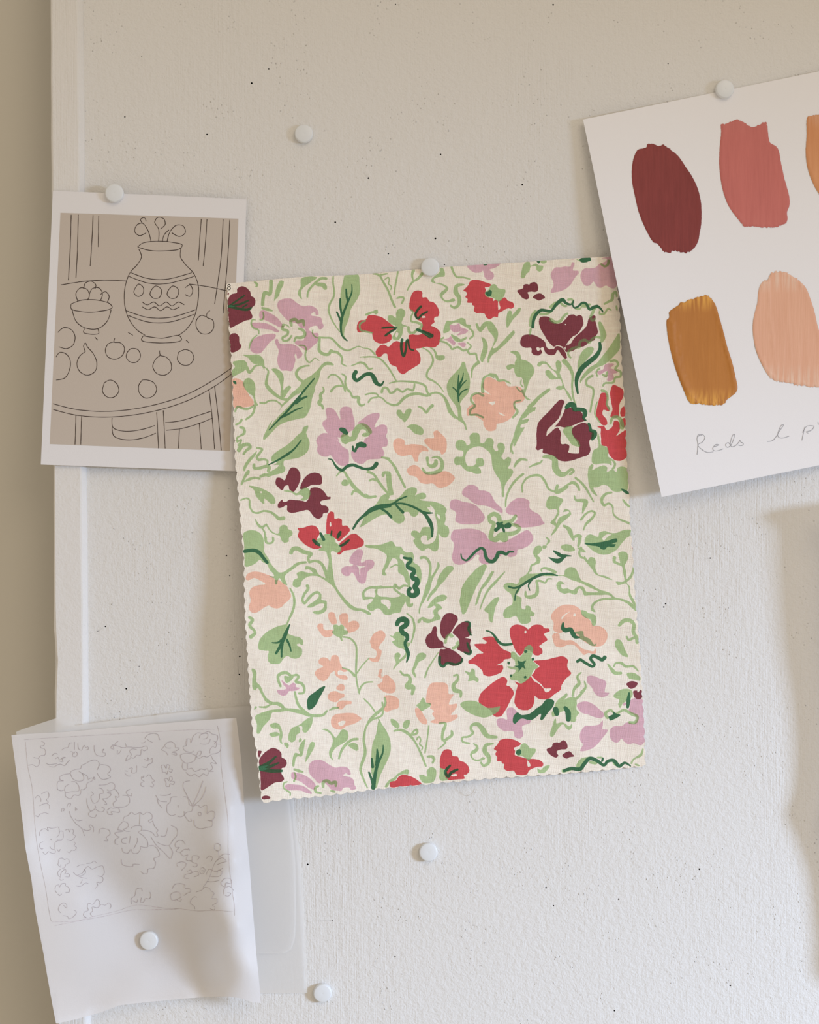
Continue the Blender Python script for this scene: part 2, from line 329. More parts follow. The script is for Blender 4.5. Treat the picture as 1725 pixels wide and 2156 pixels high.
G -30 1330 -10 1270 60 1210 120 1140 170 1070 240 1045 280 1060 240 1110 300 1110 360 1080 420 1010 480 980 535 990 540 1030 520 1070 560 1045 620 1040 640 1070 620 1100 570 1110 640 1125 710 1130 770 1145 830 1180 855 1220 840 1260 845 1320 830 1370 870 1400 880 1460 850 1510 800 1500 770 1470 775 1560 760 1640 720 1655 660 1620 600 1650 550 1620 520 1580 500 1540 520 1520 480 1480 490 1440 540 1440 570 1460 600 1405 670 1400 700 1430 700 1500 650 1540 640 1490 600 1490 580 1520 600 1570 660 1580 720 1550 750 1480 755 1380 735 1290 710 1200 650 1190 560 1200 555 1260 520 1290 480 1280 450 1240 400 1250 415 1310 390 1350 345 1362 290 1330 240 1270 180 1270 80 1320 0 1370 -60 1400
C 680 1170 710 1195 730 1230 715 1250 690 1215
C 250 1075 300 1060 340 1075 300 1100 270 1105
C 750 1260 790 1290 800 1320 770 1310
G 620 1130 700 1150 650 1190 690 1250 640 1260 540 1230 480 1180 560 1120
g40-60 800 1250 810 1320 800 1370
g40-50-40-34 1300 1290 1350 1260 1400 1290 1420 1350 1470 1350 1540 1330 1580 1280
g34-44-60-40-34 1300 1290 1310 1340 1350 1360 1330 1440 1320 1510 1370 1530 1430 1480 1520 1470 1590 1450 1620 1410 1580 1380 1530 1370
G 1400 1500 1450 1480 1500 1500 1490 1550 1440 1555 1410 1530
d40-30-22-14 0 1265 60 1210 150 1175 280 1155 350 1110 435 1075
d18-22-24-44-20 280 1155 380 1150 460 1170 550 1210 620 1260 670 1330 700 1410 700 1500
d16-24-14 600 1235 650 1250 705 1250
d20-30 150 1200 220 1240 270 1295
d20-30 320 1165 360 1210 395 1245
d36-40 1390 1360 1410 1390 1370 1430
d28 1440 1350 1400 1390 1440 1400 1460 1450
d50-60 1480 1390 1510 1380
@1050 830
M 390 570 400 540 400 400 415 310 470 240 540 170 600 100 660 55 695 80 675 130 645 230 600 300 530 370 510 430 620 350 650 385 660 430 655 490 665 525 740 520 750 570 735 610 800 625 835 620 850 560 820 490 780 430 770 380 800 335 870 300 930 310 950 340 960 380 1000 400 1000 450 960 485 960 540 970 590 940 640 870 665 800 690 740 705 670 705 610 680 580 650 520 630 465 615 465 575 415 590
M 595 340 630 270 680 180 720 145 780 145 800 175 860 180 885 210 890 250 910 280 850 300 790 330 700 350 640 340
C 505 440 515 380 580 310 650 235 680 160 700 145 670 230 620 310 540 390
C 660 345 700 360 780 330 870 295 940 290 930 300 870 305 800 340 720 380 740 410 700 440 730 500 760 540 840 560 845 620 780 615 745 590 745 540 700 520 660 520 655 450 665 400 640 360
R 1065 30 1080 -10 1140 -10 1145 60 1145 110 1175 150 1160 180 1105 165 1095 210 1140 270 1140 320 1095 325 1060 280 1025 220 1035 150
R 1175 -20 1210 -100 1260 -80 1312 -45 1312 30 1275 100 1270 170 1260 240 1180 240 1200 160 1190 100
R 1325 130 1300 140 1280 200 1295 235 1330 230
R 1040 345 1110 335 1140 380 1200 340 1220 280 1260 285 1280 330 1275 380 1240 440 1300 400 1340 380 1340 440 1350 500 1350 600 1350 660 1290 700 1230 695 1180 655 1150 600 1140 550 1090 540 1080 470 1075 410 1075 360
R 1290 270 1330 250 1335 340 1310 350 1280 310
g26-20 1085 -40 1130 -25 1150 40 1140 100 1170 160
g16 1040 80 1020 140 1015 210 1040 260 1070 300
g24-34-50 1180 310 1200 250 1250 240 1290 280 1300 350
G 690 360 730 335 780 340 775 400 800 450 840 490 860 550 820 550 760 520 730 470 700 430 680 400
G 135 600 120 620 130 560 160 450 220 290 300 160 400 50 470 -10 430 50 350 140 395 135 380 170 330 200 280 230 250 270 320 260 300 300 240 320 230 350 275 350 250 390 210 430 160 500
g30-60-70-30-24 475 660 540 660 590 690 600 780 650 840 700 840 770 790 790 810 750 845
g10-26-16 320 770 380 740 440 720 460 695
g14-20-26-24-20 250 1030 250 960 290 890 370 855 440 860 490 920 530 1000 590 1025
g30-44-40 620 960 610 1030 680 1000 720 970
g20-36-24 720 960 780 930 830 960 850 1010
g22-26-22-14 810 880 860 920 920 990 960 1060 1000 1130
G 500 1160 530 1080 580 1070 620 1080 680 1110 665 1150 640 1190 640 1260 600 1330 610 1360 640 1300 700 1270 740 1250 740 1230 680 1240 700 1210 750 1225 765 1260 720 1310 660 1360 630 1400 600 1450 550 1490 580 1430 600 1390 545 1355 590 1300 620 1230 600 1210 540 1215 505 1190
g14-34-50-14 800 1070 810 1110 880 1120 920 1130 900 1190 885 1250
g26-20-24-30-14 870 1320 920 1260 980 1230 1015 1250 990 1300 920 1370 895 1430
g24-50-26 685 1385 740 1420 770 1490 790 1530
g30-40-24 800 1500 850 1490 850 1550 840 1600
g16-22-10 505 1510 535 1545 510 1580
G 655 1605 700 1580 760 1590 805 1640 770 1655 700 1650
g20-34-24-16-20-24 1190 1035 1130 1050 1085 1110 1110 1170 1160 1150 1200 1180 1210 1260 1260 1310 1330 1340 1390 1365
g24 1310 1110 1340 1150 1380 1185
G 985 640 1000 590 1050 555 1040 450 1050 410 1070 480 1080 530 1140 560 1160 610 1150 650 1220 700 1240 740 1215 790 1190 790 1215 740 1190 700 1190 750 1150 730 1080 730 1020 740 985 720
G 940 840 950 770 985 735 1000 750 985 800 1040 770 1110 750 1145 770 1140 820 1200 790 1240 820 1250 780 1300 760 1350 780 1365 850 1365 960 1355 1010 1300 1020 1240 1030 1190 1010 1150 965 1100 955 1040 980 1000 985 1040 1070 1000 1050 960 990 945 920
G 905 1560 930 1490 970 1475 1050 1500 1060 1460 1120 1440 1180 1460 1240 1460 1320 1430 1395 1430 1395 1480 1340 1520 1290 1580 1240 1640 1170 1680 1100 1690 1020 1665 960 1620
C 1090 1520 1130 1480 1190 1475 1150 1500 1110 1540
R 1403 1600 1411 1590 1414 1622 1406 1625
d40-60-40-50-16 715 140 750 110 790 120 800 155 860 160 905 175 910 220 895 250 920 275
d26-30-40-60-26 950 310 965 350 970 380 1010 400 1005 440 985 475
d26 20 1370 60 1390
D 1290 995 1330 1005 1370 1030 1372 1055 1330 1040
D 905 1570 980 1570 1060 1560 1140 1545 1245 1520 1250 1550 1180 1580 1230 1580 1210 1605 1150 1600 1120 1635 1080 1630 1050 1600 960 1590
@475 1115
P 212 520 230 470 280 445 350 445 430 470 500 500 525 530 560 530 600 560 640 590 670 640 690 700 660 750 620 780 590 815 540 830 490 820 460 800 410 820 350 860 300 880 260 860 245 810 265 750 250 660 280 610 350 585 420 575 370 540 300 510 240 535
L 1305 345 1315 290 1350 240 1390 210 1440 215 1450 250 1430 310 1430 350 1490 320 1540 320 1568 350 1550 400 1500 440 1485 500 1470 560 1430 568 1390 540 1360 480 1330 450 1310 480 1270 490 1225 460 1225 410 1270 385 1330 385 1345 370
C 1380 378 1440 388 1475 380 1460 395 1430 400 1415 440 1418 480 1410 470 1405 410
P 1080 900 1100 870 1140 875 1160 920 1170 990 1130 1000 1095 960
P 1200 905 1240 882 1285 890 1295 940 1290 980 1340 960 1390 970 1410 1010 1390 1050 1330 1080 1290 1085 1270 1040 1240 1010 1210 980
P 965 1020 985 990 1025 995 1030 1040 1060 1060 1125 1055 1130 1100 1100 1130 1040 1130 1000 1090
P 1530 1210 1520 1180 1550 1110 1600 1070 1650 1065 1685 1110 1670 1160 1630 1210 1610 1250 1640 1270 1640 1310 1610 1385 1570 1395 1515 1370 1520 1350 1570 1355 1595 1310 1580 1270 1540 1245
P 940 1510 970 1470 1030 1440 985 1410 985 1370 1030 1345 1080 1360 1100 1385 1120 1330 1160 1320 1190 1340 1205 1400 1240 1460 1285 1485 1250 1500 1205 1480 1180 1500 1190 1530 1230 1530 1280 1545 1285 1575 1240 1580 1190 1560 1155 1530 1150 1490 1110 1510 1080 1560 1040 1595 980 1575
P 1610 1520 1625 1470 1650 1470 1640 1520 1640 1570 1625 1560 1605 1545
P 1600 1640 1650 1600 1660 1550 1700 1540 1760 1580 1790 1640 1785 1700 1760 1720 1700 1720 1640 1690
P 1165 1670 1210 1625 1250 1640 1245 1690 1200 1695
G 185 45 240 10 310 10 370 45 400 105 405 165 410 240 450 300 480 360 520 410 560 450 600 450 680 400 750 350 850 335 855 350 780 370 710 420 640 470 625 500 640 560 650 585 610 570 580 530 570 510 550 540 545 570 530 580 520 550 520 520 460 490 510 490 500 460 470 430 430 360 400 350 360 320 310 360 210 390 200 300 195 150
g40-44-40-24 690 245 710 205 760 200 800 225 860 245 900 255 870 300 880 340
g24-30-34-34 880 345 940 330 1000 350 1040 410 1060 470 1075 530
G 1050 220 1090 225 1110 260 1120 350 1130 430 1140 510 1160 590 1220 680 1300 770 1370 820 1450 835 1530 880 1530 900 1500 895 1430 860 1370 855 1310 830 1260 780 1190 690 1130 600 1070 550 1000 505 960 490 890 490 840 510 800 550 790 590 750 610 710 590 720 530 760 510 750 460 800 440 850 450 920 460 880 420 840 420 840 390 890 390 950 420 980 470 1040 505 1075 520 1070 430 1085 350 1080 270
g16-26-26-16 680 620 715 690 725 770 710 850 670 940 640 1010
G 345 1210 360 1160 420 1090 520 1030 600 1005 640 1000 670 1040 660 1090 720 1120 790 1140 820 1180 810 1215 770 1200 750 1215 800 1250 805 1310 760 1355 700 1355 650 1330 610 1360 570 1410 520 1415 460 1400 445 1330 455 1280 410 1275 350 1260
C 750 1205 780 1215 775 1225 755 1215
g34-24-30-26 860 590 870 620 830 680 810 740 830 775 870 730 920 680 970 660 1000 690
G 985 665 1010 700 1010 740 1060 750 1068 800 1060 850 1010 885 950 890 915 870 960 855 1010 845 1030 820 1040 785 990 780 950 800 900 820 860 815 880 790 940 750 980 710
g30-36-26-40 250 925 285 950 255 1000 265 1030 300 1060 310 1090 265 1130
g18-22-14 1240 1130 1310 1145 1370 1210 1380 1300 1375 1450 1375 1520 1385 1620 1410 1730
g10-16 1515 1350 1440 1430 1385 1510
g10-30 1230 1455 1300 1480 1360 1540
g14-24 1550 1605 1480 1610 1430 1650 1405 1710
G 1120 1075 1140 1060 1135 1010 1170 1000 1195 1015 1220 1000 1250 1020 1250 1055 1290 1070 1285 1100 1250 1110 1230 1130 1235 1175 1210 1160 1200 1135 1160 1120
g30-24-34 1460 730 1450 670 1480 630 1530 610 1600 610 1640 605
G 1490 800 1540 760 1550 730 1480 735 1450 720 1470 710 1540 710 1560 715 1580 690 1570 640 1600 620 1600 680 1620 700 1700 710 1760 715 1840 700 1860 670 1910 700 1940 710 1900 760 1860 820 1840 870 1780 880 1720 900 1670 890 1640 850 1600 830 1540 860 1500 840
C 1640 740 1720 745 1740 780 1720 840 1690 800 1640 770
g24-16 1660 610 1790 605 1830 610
d36-40-30 200 230 290 218 350 240 400 300 440 350
d14-40-34-24 675 1000 640 1080 620 1130 595 1190 570 1240 530 1305
d12-24 490 1190 550 1190 590 1160
d14-26 690 1280 675 1220 645 1160
d20-26 590 1340 590 1280 600 1200
@770 1115
M 785 1010 800 950 840 890 900 880 960 910 972 950 940 1010 900 1080 860 1130 840 1155 800 1120 785 1070
M 630 1170 650 1110 690 1080 710 1030 735 1015 750 1040 750 1100 770 1150 820 1190 820 1220 860 1240 800 1245 750 1250 680 1250 645 1220
M 915 1085 950 1030 1010 980 1060 965 1090 975 1100 1020 1115 1090 1080 1130 1050 1140 1105 1155 1100 1200 1110 1290 1080 1310 1020 1290 960 1250 985 1200 980 1150 940 1110
M 785 1260 830 1260 860 1245 920 1270 980 1310 1020 1360 1010 1400 960 1430 900 1430 860 1400 820 1430 790 1410 775 1340
R 1145 1210 1200 1200 1270 1200 1275 1180 1230 1145 1270 1130 1340 1130 1370 1160 1400 1210 1450 1260 1530 1300 1530 1350 1460 1370 1450 1390 1380 1430 1440 1425 1450 1460 1430 1500 1370 1530 1300 1545 1240 1525 1230 1490 1150 1420 1090 1410 1080 1390 1130 1350 1180 1310 1240 1300 1190 1260
R 1520 1110 1520 1050 1550 1010 1610 1000 1690 1030 1710 1050 1760 1010 1810 1000 1860 1010 1880 1035 1930 1045 1938 1070 1880 1100 1915 1160 1860 1200 1830 1230 1860 1260 1860 1300 1820 1325 1780 1320 1750 1290 1690 1260 1630 1325 1590 1290 1550 1210
C 1675 1065 1695 1070 1685 1095 1675 1090
R 1770 1385 1830 1375 1900 1370 2000 1345 2080 1335 2130 1370 2125 1420 2130 1460 2165 1515 2110 1570 2060 1650 2060 1680 1980 1740 1940 1775 1880 1788 1820 1780 1780 1752 1778 1800 1760 1860 1720 1895 1680 1902 1610 1885 1570 1830 1572 1760 1590 1680 1600 1640 1570 1600 1640 1620 1710 1570 1740 1540 1770 1510 1790 1470 1830 1440
C 1740 1530 1790 1580 1860 1640 1880 1670 1955 1675 1920 1710 1895 1710 1870 1670 1820 1620 1770 1590
G -10 165 90 165 170 155 280 125 320 175 370 180 400 220 430 240 490 240 510 280 505 340 560 380 585 430 580 560 550 590 520 560 540 500 520 430 480 400 460 380 440 340 430 300 370 260 360 300 400 340 420 400 450 450 470 560 460 620 440 570 420 550 400 490 345 450 340 380 330 320 290 300 260 340 230 400 205 440 220 480 180 480 175 440 200 370 220 310 220 270 170 230 100 200 20 190
g14 255 405 320 370 350 385
g20-26-20 460 600 400 590 350 620 310 580 300 620 330 650 380 690
G 440 700 470 720 470 780 500 770 500 800 460 820 430 790 425 730
g30-26-22-14 580 300 610 290 650 310 680 370 680 450 660 560 630 650 600 740 570 830 565 880
G 630 600 660 530 720 450 750 390 760 340 780 370 775 400 730 480 695 560 680 630 630 730 600 780
G 645 755 670 680 740 590 760 520 790 460 860 385 920 390 930 410 880 470 830 540 780 590 740 650 690 700 660 750
G 655 825 680 770 740 710 830 685 858 715 830 745 770 765 740 775 780 790 805 830 770 850 760 880 790 920 790 940 740 960 700 970 660 985 610 970 590 945 575 980 550 985 550 955 600 920 650 940 700 940 720 910 710 860 740 820 720 800 690 820
G 1000 700 1010 620 1060 530 1120 460 1180 400 1250 365 1278 380 1260 430 1210 530 1170 600 1130 690 1090 790 1050 880 1020 890 1005 840 990 740
G 1155 800 1180 690 1220 600 1270 530 1330 440 1352 440 1310 530 1270 590 1230 630 1200 710 1170 790
g12-30-20-12 1465 445 1380 540 1290 640 1240 740 1205 840
G 1255 860 1250 840 1300 780 1360 720 1405 712 1405 740 1370 810 1350 900 1330 980 1300 950 1290 880
G 255 1115 290 1120 310 1085 350 1075 400 1110 420 1180 470 1190 465 1220 440 1240 440 1290 420 1350 370 1390 330 1430 290 1475 300 1440 320 1410 305 1350 310 1310 345 1295 370 1320 350 1370 400 1330 420 1290 400 1260 340 1240 290 1200 280 1180 310 1160
g14-26-14 435 885 490 930 515 1020 505 1100 480 1190
G 640 1330 630 1310 600 1295 550 1310 530 1350 510 1420 485 1490 500 1530 530 1560 530 1530 515 1490 540 1440 565 1390 610 1370
g10-20 770 1290 690 1410 650 1480 625 1555
g20-30-60-30 365 1490 400 1530 450 1535 470 1590 440 1650 500 1660 490 1730
G 1045 1490 1100 1500 1120 1460 1150 1480 1155 1540 1190 1570 1180 1605 1140 1590 1080 1595 1090 1550
g30-24-40-40-30 840 1190 860 1120 900 1110 920 1150 960 1180 970 1220 920 1250
C 870 1150 900 1140 940 1130 980 1150 960 1180 930 1210 900 1240 880 1210 865 1180
G 1540 1285 1570 1290 1620 1340 1660 1300 1680 1240 1730 1215 1765 1250 1760 1300 1745 1360 1790 1410 1820 1445 1770 1480 1740 1540 1680 1600 1630 1620 1600 1590 1530 1580 1520 1530 1560 1520 1580 1480 1510 1460 1490 1440 1570 1440 1570 1380 1530 1340
g14-40-24 405 290 430 300 440 300
d24-40-50-60-40 400 295 440 305 480 310 470 340 440 370 450 400 500 420 510 450 490 480 500 510 540 530 540 570 520 600 540 640 540 670 500 695 460 680 455 640 470 620
d12-26-28-40-40-16 1005 255 1015 300 1060 325 1110 280 1170 220 1220 195 1250 215 1265 280 1290 325 1340 335 1380 290 1400 245 1440 240 1480 260 1510 235 1560 235
d44-60-50-50-30-40-14 330 1000 350 960 400 945 435 970 420 1010 375 1040 390 1085 430 1110 440 1150 415 1190 430 1250 450 1310 440 1370 430 1395
d12-30-26 1270 1065 1310 1075 1350 1110 1400 1180 1450 1210 1540 1205
d14-30-20 1050 970 1090 975 1095 1010 1085 1050 1110 1110
d26 1070 1190 1090 1250 1110 1290 1090 1310 1040 1290
d30-24 780 1340 785 1420 820 1440 850 1410 900 1410 950 1420 1010 1390 1015 1360
D 1600 1380 1640 1390 1690 1380 1670 1420 1685 1470 1650 1450 1610 1500 1610 1460 1565 1435 1610 1430
D 1670 1275 1700 1270 1700 1295 1675 1300
D 1495 1390 1520 1395 1515 1420 1495 1415
D 1750 1350 1775 1350 1775 1375 1752 1378
D 1525 1525 1545 1530 1540 1555 1522 1550
D 1665 1550 1690 1540 1695 1560 1675 1570
@1050 1115
P 550 920 580 860 640 810 710 790 800 800 860 840 880 890 960 950 1000 1010 1060 1015 1130 1060 1148 1120 1130 1180 1080 1225 1000 1230 920 1190 860 1150 790 1130 760 1090 710 1070 640 1090 580 1060 580 980
P 565 1120 590 1090 640 1100 650 1150 700 1165 770 1165 820 1195 880 1250 940 1270 1000 1280 1015 1250 1030 1290 1010 1310 940 1300 900 1320 860 1280 800 1220 740 1210 660 1240 600 1225 575 1170
C 660 935 700 890 750 865 700 905 665 945
C 795 885 815 890 810 910 790 915
G 505 85 540 110 530 140 495 175 515 120
g24-40 500 180 478 185
G 365 230 390 180 440 170 460 200 440 240 410 270 440 300 435 350 390 370 350 390 350 430 315 460 340 465 420 460 500 460 560 450 620 475 690 475 700 430 750 395 810 410 840 460 870 530 960 570 1060 630 1180 670 1220 710 1310 730 1380 760 1440 810 1450 860 1410 830 1340 770 1260 740 1200 740 1090 745 1020 780 1000 820 1020 870 975 850 980 790 1020 750 1100 720 1190 715 1160 690 1060 690 960 690 900 690 880 640 850 620 820 680 780 680 750 665 700 675 640 650 610 600 620 555 660 545 690 570 660 580 670 620 730 620 780 640 820 610 850 595 900 610 920 650 960 660 1050 655 960 610 860 560 770 530 680 490 600 490 520 490 430 490 340 520 270 570 230 600 220 650 190 690 240 720 240 780 245 830 280 840 290 800 330 810 350 860 380 880 370 910 335 915 340 960 300 990 230 985 205 940 180 910 100 935 55 920 55 860 100 810 140 790 150 740 130 680 80 640 50 600 70 570 130 560 200 570 230 510 280 480 320 430 340 370 380 350 400 320 370 270
g30-30-14 600 450 540 420 480 405 450 420 455 440
g24-34-40-20 400 545 410 600 400 680 340 710 290 700 285 655
g24-14 400 540 440 540 490 560 520 520 560 520
g26-20 870 190 850 250 870 290 905 300
G 830 190 880 195 920 240 870 230 845 210
G 905 275 940 320 965 290 1010 300 1025 340 1020 400 1050 470 1130 490 1200 530 1160 525 1080 495 1020 470 980 410 930 350 900 310
G 1200 320 1210 280 1240 290 1235 330 1280 350 1270 300 1260 250 1300 230 1350 245 1365 290 1350 340 1330 380 1345 450 1350 520 1400 450 1420 370 1425 450 1400 510 1350 560 1385 600 1390 670 1440 770 1445 830 1410 770 1370 690 1370 620 1345 570 1290 580 1260 585 1235 550 1300 550 1325 540 1310 450 1300 390 1250 370 1210 350
G 655 185 700 155 760 165 805 210 770 225 700 225
g40 1270 1010 1320 960 1390 960 1430 1000
g40-34 1430 1010 1420 1080 1450 1130 1460 1190
g24-30 1350 1130 1370 1160 1440 1130
G 1225 1180 1250 1155 1290 1170 1330 1260 1365 1340 1310 1330 1260 1280 1230 1230
g14-40-30 1150 1415 1190 1470 1230 1510 1290 1510
g14-30-26-16 1215 1445 1230 1410 1290 1405 1340 1440 1420 1440 1470 1490
G 1350 1520 1380 1505 1440 1520 1495 1560 1490 1590 1430 1580 1370 1560
g14-34-14 870 1505 830 1550 850 1620 800 1680 780 1725
g14-30 905 1600 915 1660 870 1715
G 870 850 910 855 950 880 1010 895 1030 940 1015 1010 990 1010 970 950 920 930 880 900
G 800 1085 840 1070 890 1070 900 1120 960 1150 1010 1210 1030 1195 1020 1225 970 1220 920 1180 860 1150 850 1110
g14-24 860 60 870 70
D 905 150 980 145 1060 135 1140 120 1245 95 1250 125 1180 150 1235 155 1210 185 1150 180 1120 210 1090 205 1050 180 960 165
d16-40-26-10 580 225 620 250 660 275 710 275 765 278
D 525 290 570 300 630 305 680 280 720 280 690 310 650 350 600 352 560 325
d14-30-26-20 620 485 530 465 450 475 370 510 300 550 220 600 160 615 105 600
d12-20 330 640 315 590 350 530
d12-20 172 745 180 680 230 600
d20-50-40-50-14 680 985 680 1040 710 1060 760 1050 780 1090 810 1130 855 1135
d30-30-40 830 1390 860 1370 910 1400 990 1440 1010 1420 970 1360 990 1330 1050 1350 1090 1370 1120 1345
@475 1385
M 352 1080 390 1020 450 970 500 948 560 970 590 1010 592 1050 625 1065 645 1105 625 1150 590 1165 585 1210 618 1275 590 1305 520 1315 470 1345 378 1395 370 1300 362 1180 355 1120
M 343 980 380 985 372 1010 352 1050
M 382 1465 430 1450 470 1465 470 1480 385 1488
L 875 1160 890 1110 930 1080 985 1072 1040 1090 1100 1130 1160 1155 1220 1145 1280 1155 1312 1190 1318 1230 1290 1230 1270 1215 1240 1235 1250 1245 1320 1260 1350 1290 1355 1330 1378 1370 1350 1390 1320 1390 1300 1365 1240 1370 1220 1400 1190 1400 1120 1390 1080 1350 1030 1310 980 1320 940 1280 890 1230
L 690 1235 700 1205 745 1210 830 1235 910 1290 950 1345 940 1385 880 1370 800 1310 740 1285 700 1270
L 620 1355 660 1330 740 1335 820 1350 890 1400 910 1430 860 1425 800 1400 720 1395 650 1390
L 540 340 600 335 640 325 600 270 590 235 640 275 670 290 710 262 740 280 740 305 780 320 740 345 700 350 670 350 640 390 600 400 560 380 545 355
P 1165 320 1210 280 1250 290 1248 340 1200 345
P 1075 410 1100 365 1160 350 1200 370 1250 380 1250 410 1210 430 1170 465 1120 460 1080 430
P 1170 490 1200 455 1260 450 1325 460 1325 485 1280 490 1240 530 1215 545 1180 530
P 1115 640 1150 600 1220 585 1300 580 1370 590 1410 620 1435 635 1400 670 1340 700 1280 715 1230 750 1180 755 1130 730 1110 690
C 1185 690 1220 665 1265 668 1240 710 1210 720
G 275 115 300 115 325 150 325 250 370 300 400 370 440 430 500 465 560 465 600 490 630 525 720 535 800 550 900 590 960 595 1020 590 1070 545 1075 565 1030 615 960 625 880 620 800 595 740 580 650 560 580 570 490 580 470 640 420 700 400 720 350 800 330 795 330 700 310 620 330 600 420 565 490 545 590 535 540 500 480 500 430 530 380 528 350 520 350 510 400 510 460 490 420 460 380 390 340 320 330 320 320 340 290 330 280 250 285 170
g14-24 305 540 320 520
g24-34-24-30-20 580 300 560 250 555 190 600 160 650 160 690 190 750 180 770 200 740 250 800 270 830 320 820 370 770 375
G 620 190 680 200 720 190 700 230 640 265
g22-30-30 730 360 745 430 770 500 840 570 880 600
g10-30-16 1095 550 1140 530 1190 525
G 860 640 915 625 915 680 890 740 840 790 810 770 810 730 790 710
G 670 790 700 740 760 720 785 745 780 790 750 810 740 860 700 890 665 870 660 830
g14-20 760 720 810 700
G 465 710 510 685 560 695 590 750 600 830 590 870 600 905 580 900 565 850 570 780 550 745 500 745
G 460 805 500 785 550 785 570 810 540 825 490 830
G 615 900 650 895 668 920 655 950 640 945
G 1015 755 1050 745 1100 770 1140 820 1160 840 1200 790 1230 755 1280 770 1295 820 1280 870 1220 910 1160 950 1125 1000 1120 1040 1135 1080 1100 1050 1090 990 1120 920 1130 860 1100 800 1060 770
g26-30-20 1390 855 1340 860 1270 910 1220 980 1195 1060
G 1290 920 1340 895 1385 910 1400 960 1380 980 1340 960
g20-20-22-10 1650 470 1650 600 1530 660 1480 730 1465 850
g20-30 780 880 790 860
G 770 960 800 890 840 855 830 930 800 1040 760 1035 740 1060 720 1145 705 1140 710 1050 735 1000 780 1010
G 840 1100 850 1030 870 950 905 885 940 895 935 940 880 1040
g22-32-16 725 1175 770 1190 815 1200
g16-20 725 1210 740 1250 720 1300
g18 650 1305 615 1320 610 1365 650 1400 680 1420 680 1450
g34 1030 1360 1030 1310 1070 1295 1110 1320 1160 1310 1160 1350
g24 950 1360 980 1350
g30-20 945 1370 950 1410 1005 1425
g24 1110 1400 1150 1410
D 870 545 858 460 875 410 940 360 1000 315 1050 298 1030 350 985 430 950 500 905 540
d18-50 530 1040 450 1110 370 1155
d16-50 560 1105 480 1140 380 1165
d44-30 370 1170 480 1190 590 1190
@770 1385
P 520 540 540 525 590 560 610 600 650 670 640 700 600 695 550 640
P 640 470 640 400 665 300 700 265 780 260 840 265 870 300 878 380 925 385 900 430 880 490 960 485 960 520 900 600 965 600 970 625 900 670 830 685 740 690 680 675 730 640 700 590 720 560 680 530 690 500
P 130 290 170 260 190 220 175 210 220 180 250 195 270 230 315 290 310 340 270 365 200 350 150 320
P 200 400 290 400 345 430 355 480 340 530 270 550 220 570 190 540 215 490 215 440
R 1190 440 1210 380 1290 300 1370 240 1455 200 1492 240 1485 290 1515 300 1562 370 1530 440 1480 540 1430 610 1380 622 1340 600 1330 570 1270 520 1200 480
L 1485 570 1500 530 1550 525 1590 560 1660 640 1740 650 1730 685 1650 720 1655 780 1660 820 1620 850 1570 830 1560 780 1520 770 1470 775 1400 730 1378 680 1390 645 1440 635 1490 650
R 260 1310 320 1290 350 1250 400 1230 450 1240 520 1270 590 1330 500 1345 380 1355 260 1358
R 782 1110 795 1020 830 970 880 965 910 990 915 1030 970 1040 990 1080 1040 1100 1080 1140 1092 1190 1070 1225 1035 1235 1045 1270 960 1280 870 1285 830 1240 850 1180 790 1160
C 900 1240 950 1220 965 1235 920 1250
R 1350 960 1390 910 1420 865 1500 850 1570 865 1635 905 1610 930 1560 950 1575 980 1570 1020 1620 1040 1700 1060 1780 1065 1830 1075 1870 1110 1865 1140 1800 1150 1720 1190 1700 1225 1590 1230 1560 1190 1490 1190 1455 1160 1460 1120 1435 1110 1430 1090 1385 1085 1385 1050 1365 1010 1380 985
C 1705 1080 1730 1110 1735 1140 1710 1145
G 535 500 570 470 600 420 620 430 635 470 685 480 680 510 630 540 590 560 560 530
G 995 490 1050 455 1150 455 1210 480 1260 520 1350 525 1415 510 1400 560 1340 600 1250 630 1160 610 1060 560
g20-30-50-24 930 190 965 180 970 230 925 290 940 340 1000 360 1000 410
g26-60-30-20-20 1380 835 1280 820 1230 750 1180 700 1120 710 1110 750 1130 790 1080 830 1020 840 1020 880 1090 900
G 1130 900 1180 920 1190 960 1160 1000 1120 1020 1140 1060 1190 1070 1240 1045 1260 1060 1200 1085 1140 1080 1100 1030 1110 990 1150 960 1160 940
g16-50-40-20 1345 905 1270 920 1255 980 1300 1050 1290 1110 1240 1135 1215 1100
G 200 1360 245 1290 300 1260 340 1220 430 1175 458 1185 450 1225 400 1225 350 1240 310 1290 260 1310 230 1360
G 565 1240 600 1230 645 1250 645 1190 690 1150 735 1170 745 1220 720 1300 660 1320 600 1310
G 785 1160 830 1180 840 1250 870 1280 800 1295 775 1270 780 1220
g18-34-20 650 1040 700 1040 720 1070 705 1105
G 265 645 290 645 340 680 358 720 340 745 300 725 270 690
G 390 700 420 660 460 655 465 700 430 750 395 735
g20-34-20-24-20 300 770 370 760 450 800 510 870 570 980 635 1140
g20-24 480 810 510 770 540 755 545 790 500 810
g18-14 540 860 560 830 580 860 570 910 600 940 590 970
g14-18 665 715 650 850 625 1000
g20-34-24-10 780 690 840 690 815 780 810 860 840 890 765 960
g30 905 770 910 810 830 870
G 130 680 140 660 180 710 230 790 260 870 265 970 240 1060 200 1140 150 1250 110 1370 60 1370 80 1300 60 1200 60 1050 70 920 110 800
g20-34-16 200 420 210 470 180 530 110 590 40 660 0 740
g16 -20 430 50 500 105 580
g12 125 630 160 680
g20-34-14 0 740 -20 850 -5 1000 -50 1150 -50 1200 20 1370
G 1580 980 1620 960 1640 910 1680 900 1715 930 1730 950 1790 960 1790 990 1760 1030 1720 1080 1690 1060 1640 1030 1600 1030
d14-36-24 120 960 125 1050 110 1130
d10-26-34-46 185 920 180 1000 130 1110 100 1230 80 1370
d20-30 65 1060 75 1150
d20-30 35 1205 60 1270 75 1320
